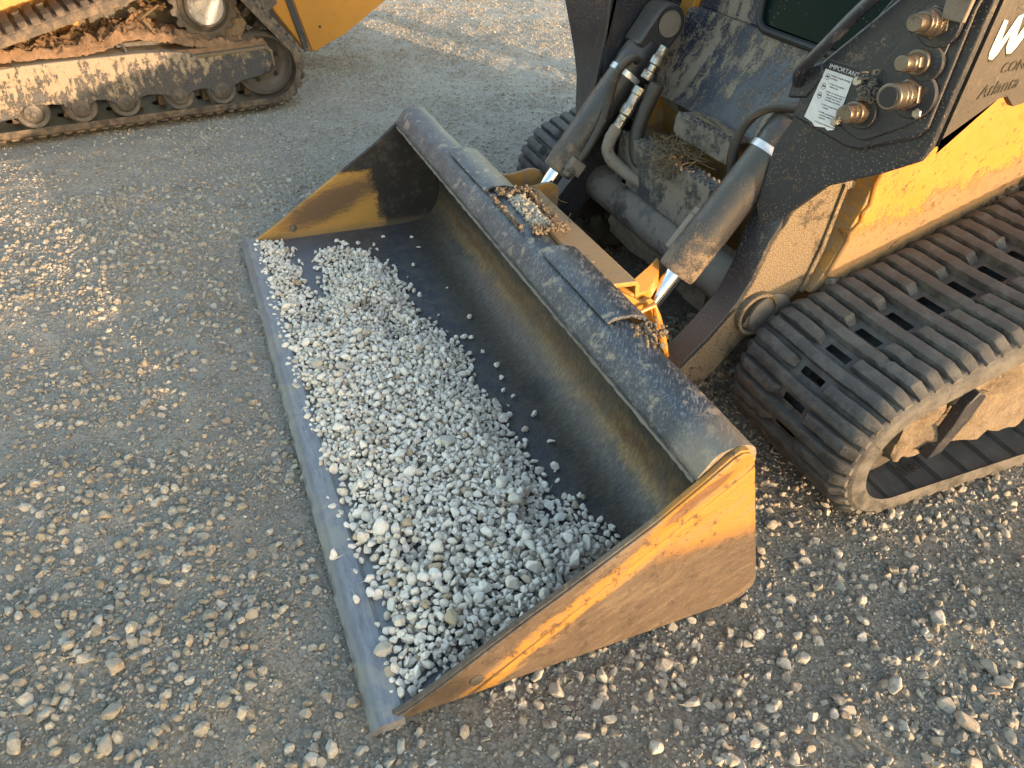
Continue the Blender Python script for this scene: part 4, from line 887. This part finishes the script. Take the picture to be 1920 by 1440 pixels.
MB().loft([[(xo-.020+a_, y, z) for y, z in q_] for a_, q_ in ((0, [(1.425, .322), (1.455, .305), (1.44, .24), (1.395, .150), (1.355, .140), (1.392, .235), (1.400, .285)]), (.03, [(1.425, .322), (1.455, .305), (1.44, .24), (1.395, .150), (1.355, .140), (1.392, .235), (1.400, .285)]))]).build('scraper_bracket', 'arm_paint', trN, .003)
o = MB().box((xo-.07, 1.325, .215), (.10, .12, .15)).build('mud_lump', 'mud', trN); roughen(o, .035, 18, 8, 9)
o = MB().box((xo-.06, 1.70, .315), (.09, .60, .10)).build('mud_lump', 'mud', trN); roughen(o, .035, 13, 2, 14)
text_mesh('108', .045, (1.875, 1.335, .0715), (-.12, 1, 0), (-1, -.12, 0), 'moulded_number', 'black', trN, .002, 0, .0008)

# ------------------------------------------------------------------ gravel in the bucket
POLY = [(.02, .035), (.26, .050), (.53, .048), (.90, .048), (1.27, .050), (1.46, .060), (1.62, .072), (1.74, .09), (1.80, .07), (1.95, .05), (1.972, .09), (1.972, .44), (1.85, .50), (1.80, .58), (1.753, .605), (1.68, .59), (1.60, .56), (1.50, .528), (1.40, .53), (1.28, .515), (1.20, .52), (1.124, .495), (1.04, .53), (.943, .545), (.87, .495), (.764, .485), (.66, .46), (.514, .485), (.40, .45), (.30, .43), (.20, .40), (.15, .34), (.16, .26), (.24, .235), (.34, .225), (.46, .215), (.50, .19), (.45, .165), (.34, .150), (.22, .155), (.12, .155), (.04, .13)]
PX = np.array(POLY)
def dist_poly(x, y):
    d = np.full(x.shape, 9.); ins = np.zeros(x.shape, bool)
    for i in range(len(PX)):
        a, b = PX[i], PX[(i+1) % len(PX)]; ab = b-a; t = np.clip(((x-a[0])*ab[0]+(y-a[1])*ab[1])/(ab@ab), 0, 1)
        d = np.minimum(d, np.hypot(x-a[0]-t*ab[0], y-a[1]-t*ab[1]))
        c = (a[1] > y) != (b[1] > y); xi = (b[0]-a[0])*(y-a[1])/np.where(b[1] == a[1], 1e-9, (b[1]-a[1]))+a[0]; ins ^= c & (x < xi)
    return np.where(ins, d, -d)
def floorz(y): return np.interp(y, [p[0] for p in PROF if p[0] < .785], [p[1] for p in PROF if p[0] < .785][:len([p for p in PROF if p[0] < .785])]) if False else np.interp(y, [0, .62, .695, .745, .76], [.014, .014, .030, .082, .15])
def pile():
    N = 90000; x = rng.uniform(.03, 1.97, N); y = rng.uniform(.03, .66, N)
    x = x; d = dist_poly(x, y)+(fbm(x*14, y*14, 3)-.5)*.07
    keep = (d > -.002); x, y, d = x[keep], y[keep], d[keep]
    s = .0110*np.exp(rng.normal(0, .26, len(x))); s = np.clip(s, .006, .020)*(.84+.30*x/2)
    hmax = .022+.018*fbm(x*3, y*3, 2)+.012*np.clip(x-1.2, 0, 1)
    h = hmax*np.clip(d/.10, 0, 1)**.7
    thin = (fbm(x*6+3, y*6+1, 2) < .36) & (d < .16); h = np.where(thin, h*.3, h)
    # cover from the big ones down, with simple collision on a grid, two passes (bottom and top layer)
    out = []
    for layer in (0, 1, 2):
        grid = {}; order = rng.permutation(len(x))[:40000]
        for i in order:
            if layer > 0 and h[i] < .011*layer: continue
            r = s[i]; cx_, cy2 = int(x[i]/.02), int(y[i]/.02); ok = True
            for a in (-1, 0, 1, -2, 2):
                for b_ in (-1, 0, 1, -2, 2):
                    for (qx, qy, qr) in grid.get((cx_+a, cy2+b_), ()):
                        if (qx-x[i])**2+(qy-y[i])**2 < ((qr+r)*(.70 if layer < 2 else .66))**2: ok = False; break
                    if not ok: break
                if not ok: break
            if ok:
                grid.setdefault((cx_, cy2), []).append((x[i], y[i], r))
                zb = float(floorz(y[i]))+r*.5
                z = zb if layer == 0 else zb+h[i]*(.45 if layer == 1 else .95)+rng.uniform(-.003, .004)
                out.append((x[i], y[i], z, r))
    fx = [i for i in rng.permutation(len(x)) if d[i] > .03][:3800]
    for i in fx: out.append((x[i], y[i], float(floorz(y[i]))+.003+h[i]*.9+rng.uniform(-.002, .005), rng.uniform(.004, .0075)))
    k = 0
    while k < 150:
        a_, b_ = rng.uniform(.03, 1.96), rng.uniform(.03, .64); dd_ = float(dist_poly(np.array([a_]), np.array([b_]))[0])
        if -.06 < dd_ < -.004 and rng.random() < math.exp(dd_/.018): r_ = rng.uniform(.005, .0115); out.append((a_, b_, float(floorz(b_))+r_*.5, r_)); k += 1
    return np.array(out)
pp = pile(); print('PILE', len(pp))
g = stones_mesh('gravel_load', pp[:, :3], pp[:, 3]*1.10, PROT_HI, 'gravel', .9, np.clip(rng.beta(2.2, 2.2, len(pp))+(rng.random(len(pp)) < .05)*.5, 0, 1))
tag(g, 'pale crushed limestone gravel spread across the loader bucket floor', 'gravel', kind='stuff')
LOOSE = [(0.777, 0.616, 0.022), (0.88, 0.561, 0.024), (0.887, 0.582, 0.018), (0.898, 0.534, 0.016), (0.972, 0.588, 0.018), (1.054, 0.604, 0.026), (1.113, 0.592, 0.02), (1.172, 0.577, 0.02), (1.203, 0.592, 0.018), (1.17, 0.483, 0.024), (1.415, 0.612, 0.022), (1.297, 0.617, 0.024), (1.388, 0.55, 0.02), (1.442, 0.531, 0.022), (1.502, 0.581, 0.026), (1.556, 0.53, 0.03), (1.452, 0.501, 0.018), (0.534, 0.482, 0.026), (0.569, 0.609, 0.016), (0.383, 0.545, 0.018), (0.164, 0.603, 0.016), (0.257, 0.603, 0.018), (0.184, 0.45, 0.02), (0.131, 0.5, 0.018), (0.155, 0.401, 0.022), (1.591, 0.013, 0.032), (1.68, 0.07, 0.024), (1.651, 0.048, 0.02), (1.715, 0.063, 0.026), (1.721, 0.033, 0.022), (0.967, 0.548, 0.02), (0.9, 0.513, 0.018), (1.704, 0.606, 0.026), (1.731, 0.619, 0.022), (1.716, 0.555, 0.024), (0.421, 0.047, 0.018), (0.295, 0.047, 0.02), (0.132, 0.083, 0.018), (0.698, 0.035, 0.02)]
LZ = [(lambda q: q[1] < .075, lambda q: q[0], 'stray pale stone on the cutting edge, %s from the far plate'),
      (lambda q: q[1] < .30, lambda q: q[0], 'stray pale stone between heap and lip, %s from the far plate'),
      (lambda q: q[0] < .62, lambda q: q[0], 'stray stone behind the far end of the heap, %s from the far plate'),
      (lambda q: q[0] < 1.25, lambda q: q[0], 'stray stone behind the middle of the heap, %s from the far plate'),
      (lambda q: True, lambda q: q[0], 'stray stone behind the near half of the heap, %s from the middle')]
for x, y, s, txt in ranked(LOOSE, LZ):
    lone('loose_stone', x, y, float(floorz(y))+s*.38, s*.55, PROT_HI, 'gravel', txt, 'stone', 'stray stones on the bare bucket floor', rng.choice([.3, .5, .6, .75]))
n = 330; x = rng.uniform(.895, 1.085, n); y = rng.uniform(.682, .732, n)+(x-.99)*-.03
z = .459+rng.uniform(0, .010, n); s = rng.uniform(.006, .013, n)
g = stones_mesh('gravel_on_rail', np.stack([x, y, z], -1), s*.85, PROT_HI, 'yard_stone', .9, rng.uniform(.4, .88, n)); tag(g, 'small heap of gravel caught in the torn pocket on top of the bucket rail', 'gravel', kind='stuff')
n = 260; x = rng.uniform(1.05, 1.38, n); y = rng.uniform(.92, 1.3, n); g = stones_mesh('gravel_under_nose', np.stack([x, y, .02+rng.uniform(0, .05, n)], -1), rng.uniform(.006, .018, n), PROT_MID, 'yard_stone'); tag(g, 'dark gravel and soil fallen beneath the loader arms', 'gravel', kind='stuff')

# straw
def straw(name, c, n, spread, ln, label, seed, flat=.35):
    r = random.Random(seed); b = MB(); c = Vector(c)
    for i in range(n):
        p = c+Vector((r.gauss(0, spread[0]), r.gauss(0, spread[1]), r.gauss(0, spread[2]))); d = Vector((r.uniform(-1, 1), r.uniform(-1, 1), r.uniform(-flat, flat))).normalized(); l = r.uniform(.4, 1)*ln
        e = d.orthogonal().normalized()*l*r.uniform(-.3, .3)
        b.tube([p-d*l/2, p-d*l*.15+e*.6, p+d*l*.2+e*.7, p+d*l/2], r.uniform(.0006, .0013), 4)
    o = b.build(name, 'straw', None); tag(o, label, 'straw', kind='stuff'); return o
straw('straw_clump', (.99, 1.155, .558), 260, (.035, .030, .022), .10, 'matted clump of dry straw and roots caught on the lower step', 3, .6)
straw('straw_litter', (1.23, 1.02, .06), 160, (.09, .08, .03), .12, 'dry straw litter on the soil under the loader nose', 5)
straw('straw_bits', (.90, .79, .445), 7, (.06, .02, .003), .06, 'few dry stalks lying on the coupler bar', 8, .1)

# ------------------------------------------------------------------ the second machine, far left (local frame: x outward, y along)
ml = bpy.data.objects.new('track_machine', None); ml.location = (-1.57, .35, 0); ml.rotation_euler = (0, 0, .18535); ml['localframe'] = 1; COL.objects.link(ml)
tag(ml, 'yellow tracked machine standing behind on the left with mud heaped on its track frame', 'track loader')
belt([(-1.42, .205, .205), (-.25, .51, .205), (-.005, .210, .210)], -.40, .0, 'rubber_track', 'rubber_far', ml, pitch=.055, lug=.024, thick=.042)
fr = smoothline([(-1.45, .30), (-1.19, .335), (-.913, .341), (-.541, .344), (-.397, .328), (-.346, .303), (-.20, .306), (-.015, .314), (.018, .290), (.022, .225), (-.023, .184), (-.15, .165), (-.19, .150), (-.24, .112), (-.285, .112), (-.33, .150), (-.40, .146), (-.43, .120), (-.47, .105), (-.51, .120), (-.55, .148), (-.655, .150), (-.69, .115), (-.725, .104), (-.76, .118), (-.80, .152), (-.86, .152), (-.89, .115), (-.92, .106), (-.955, .12), (-1.0, .16), (-1.15, .162), (-1.19, .15), (-1.20, .11), (-1.45, .105)], 1, True)
f2 = MB().prism(fr, -.16, -.006).build('track_frame', 'drips', ml, .006, seg=3); f2['label'] = 'dark track frame streaked with dried mud'
MB().prism([(-.36, .312), (.0, .325), (.026, .300), (.028, .225), (.018, .225), (.014, .290), (-.01, .309), (-.35, .298)], -.05, .004).build('top_flange', 'arm_muddy', f2, .002)
MB().prism([(-.23, .268), (-.12, .275), (-.105, .262), (-.105, .245), (-.118, .237), (-.23, .228), (-.245, .240), (-.245, .257)], -.006, -.001).build('cast_boss', 'drips', f2, .004)
MB().prism([(-1.30, .250), (-1.05, .262), (-1.02, .24), (-1.03, .18), (-1.15, .172), (-1.19, .12), (-1.30, .115)], -.006, -.001).build('frame_plate', 'drips', f2, .004)
MB().lathe((-.007, -.012, .213), (1, 0, 0), [(0, .014), (.010, .014), (.012, .012)], 6).build('bolt', 'roller_steel', f2)
MB().lathe((-.19, -.005, .215), (1, 0, 0), [(0, .150), (.008, .158), (.10, .158), (.112, .152), (.112, .137), (.10, .130), (.085, .105), (.085, .05), (.12, .045), (.125, .02)], 56).build('idler_wheel', 'roller_steel', ml)
for k in range(5):
    t = k*2*math.pi/5+.5; MB().lathe((-.105, -.005+.085*math.cos(t), .215+.085*math.sin(t)), (1, 0, 0), [(0, .014), (.0025, .013)], 14).build('idler_hole', 'black', ml)
for y in (-.259, -.471, -.722, -.921, -1.122):
    rl = MB().lathe((-.13, y, .131), (1, 0, 0), [(0, .055), (.006, .073), (.05, .073), (.052, .045), (.07, .045), (.072, .073), (.11, .073), (.118, .066), (.112, .050), (.118, .040), (.127, .038), (.13, .02)], 40).build('roller', 'roller_steel', ml)
    MB().lathe((.0, y, .131), (1, 0, 0), [(0, .024), (.004, .024), (.0045, .015), (.014, .015), (.016, .012)], 6).build('roller_bolt', 'roller_steel', rl)
# sprocket
sp = []; nT = 17
for k in range(nT*8):
    t = 2*math.pi*k/(nT*8); ph = (k % 8)/8; r = .165 if ph in (0, .875, .125) else (.160 if ph in (.25, .75) else .145); sp.append((-.25+r*math.cos(t), .515+r*math.sin(t)))
spk = MB().prism(sp, -.125, -.105).build('sprocket', 'roller_steel', ml, .003)
MB().lathe((-.105, -.25, .515), (1, 0, 0), [(0, .125), (.006, .122), (.01, .112), (.012, .108)], 44).build('sprocket_ring', 'roller_steel', spk)
MB().lathe((-.093, -.25, .515), (1, 0, 0), [(0, .102), (.028, .100), (.034, .094), (.034, .088), (.026, .086)], 44).build('hub_rim', 'roller_steel', spk)
MB().lathe((-.068, -.25, .515), (1, 0, 0), [(0, .086), (.003, .085), (.006, .02)], 44).build('hub_cap', 'silver_hub', spk)
MB().prism([(-.36, .45), (-.14, .62), (-.04, .40), (-.10, .32), (-.30, .32)], -.20, -.14).build('gearbox_mount', 'mud', ml, .006)
for k in range(3): MB().lathe((-.14, -.115+.035*k, .50-.055*k), (1, 0, 0), [(0, .013), (.02, .013)], 6).build('bolt', 'roller_steel', ml)
MB().prism([(-.75, .34), (.05, .34), (.20, .45), (.10, .8), (-.75, .8)], -.44, -.36).build('inner_plate', 'roller_steel', ml, .004)
MB().prism([(-1.6, .26), (-.2, .26), (-.2, .36), (-1.6, .36)], -.40, -.17).build('inner_frame', 'undercarriage', ml, .005)
# yellow body behind the track
bd = MB().prism([(-1.8, .28), (-.62, .28), (-.52, .36), (-.46, .45), (-.40, .70), (-.36, 1.1), (-1.8, 1.1)], -1.25, -.42).build('body', 'yellow', ml, .01, seg=3); bd['label'] = 'yellow lower body side behind the track'
MB().prism([(-.80, .36), (-.795, .405), (-.785, .425), (-.60, .45), (-.62, .37), (-.70, .34)], -.419, -.412).build('muddy_opening', 'mud', bd)
MB().prism([(-1.5, .60), (-.66, .69), (-.5, .72), (-.5, .80), (-1.5, .80)], -.42, -.05).build('fender', 'yellow', ml, .006)
# rear bumper box
rs = MB().prism([(.17, .45), (.19, .40), (.345, .172), (.40, .168), (.60, .25), (.90, .43), (1.25, .62), (1.25, 1.2), (-.30, 1.2), (-.30, .40), (.0, .40)], -1.35, -.42).build('rear_housing', 'yellow', ml, .008); rs['label'] = 'yellow rear housing with its lower edge rising to the back'
MB().prism([(.262, .455), (.30, .455), (.375, .178), (.336, .176), (.31, .27)], -.421, -.412).build('housing_shade_band', 'undercarriage', rs, .003)  # dark strip standing in for a band of shade on the housing side
MB().prism([(.30, .60), (.306, .455), (.382, .180), (.40, .170), (.60, .252), (.90, .432), (1.25, .622), (1.25, 1.15), (.30, 1.15)], -.421, -.410).build('rear_panel', 'yellow', rs, .002)
MB().lathe((-.410, .445, .30), (1, 0, 0), [(0, .008), (.0015, .007)], 12).build('bolt_hole', 'black', rs)
# mud heap on the frame
def heap():
    xs = np.linspace(-.42, -.03, 40); ys = np.linspace(-1.5, .02, 150); V = []
    for x in xs:
        for y in ys:
            e = min(1, (x+.42)/.03+.4, (-.03-x)/.02+.2); hgt = .338+.045*e+.05*math.exp(-((y+.62)/.14)**2)+.03*math.exp(-((y+.3)/.15)**2)
            hgt -= .05*max(0, min(1, (y+.45)/.15)) + .05*max(0, (y+.1)/.1)*0
            n_ = mnoise.fractal(Vector((x*14, y*14, 1)), 1, 2, 5); n2 = abs(mnoise.fractal(Vector((x*42, y*42, 3)), 1, 2, 3)); V.append((x, y, hgt+.035*n_*e+.018*n2 if hgt > .3 else hgt))
    n = len(ys); F = [(i*n+j, (i+1)*n+j, (i+1)*n+j+1, i*n+j+1) for i in range(len(xs)-1) for j in range(n-1)]
    b = MB(); b.poly(V, F)
    b.prism([(-1.5, .29), (.0, .29), (-.05, .335), (-1.5, .335)], -.42, -.03)
    return b
hp = heap().build('mud_heap', 'mud_red', ml); hp['label'] = 'crumbly reddish mud heaped on the track frame'
n = 700; y = rng.uniform(-1.45, -.15, n); x = rng.uniform(-.36, -.04, n); zz = .375+.05*np.exp(-((y+.62)/.14)**2)+.03*np.exp(-((y+.3)/.15)**2)-.06*np.clip((y+.45)/.15, 0, 1)+rng.uniform(-.01, .02, n)
sz = .006*np.exp(rng.normal(0, .6, n)).clip(.4, 4.2)
cl = stones_mesh('mud_clods', np.stack([x, y, zz], -1), sz, PROT_MID, 'mud_red'); cl.parent = ml; cl['kind'] = 'stuff'
tx = [(-.20, -.56, .46, .035), (-.22, -.50, .50, .03), (-.24, -.46, .54, .028), (-.18, -.60, .43, .03), (-.20, -.44, .50, .02), (-.17, -.53, .44, .028)]
cl = stones_mesh('mud_clods', np.array([t[:3] for t in tx for _ in range(14)])+rng.normal(0, .016, (len(tx)*14, 3)), np.array([t[3] for t in tx for _ in range(14)])*rng.uniform(.25, .7, len(tx)*14), PROT_MID, 'mud_red'); cl.parent = ml; cl['kind'] = 'stuff'
MB().tube([(-.06, -.70, .40), (-.05, -.665, .372), (-.045, -.66, .345)], .008, 8).build('broken_hose_end', 'rubber_hose', ml)
for a_, b_ in (((-.12, -.55, .47), (-.09, -.46, .53)), ((-.10, -.53, .46), (-.07, -.49, .37)), ((-.09, -.545, .47), (-.06, -.50, .40))): MB().tube([a_, b_], .006, 6).build('stick', 'straw', ml)

for k, (x, y, ang, ln, txt) in enumerate(((-.62, -.19, .5, .10, 'curved dark twig on the pale dust between the two machines'), (-.33, .02, 1.2, .07, 'short broken dark twig lying nearer the bucket corner'), (-.45, .30, 2.0, .08, 'thin bent twig on the yard beside the far side plate'))):
    d = Vector((math.cos(ang), math.sin(ang), 0)); n_ = Vector((-d.y, d.x, 0)); z = float(height(x, y))+.004; c0 = Vector((x, y, z)); b = MB()
    b.tube([c0-d*ln/2, c0-d*ln*.2+n_*.012, c0+d*ln*.15+n_*.016+Vector((0, 0, .004)), c0+d*ln/2], [.0016, .0024, .0022, .001], 6)
    b.tube([c0+n_*.012, c0+n_*.03+d*.012+Vector((0, 0, .004)), c0+n_*.042+d*.03], [.0018, .0014, .0008], 5)
    tag(b.build('twig', 'mud', None), txt, 'twig')
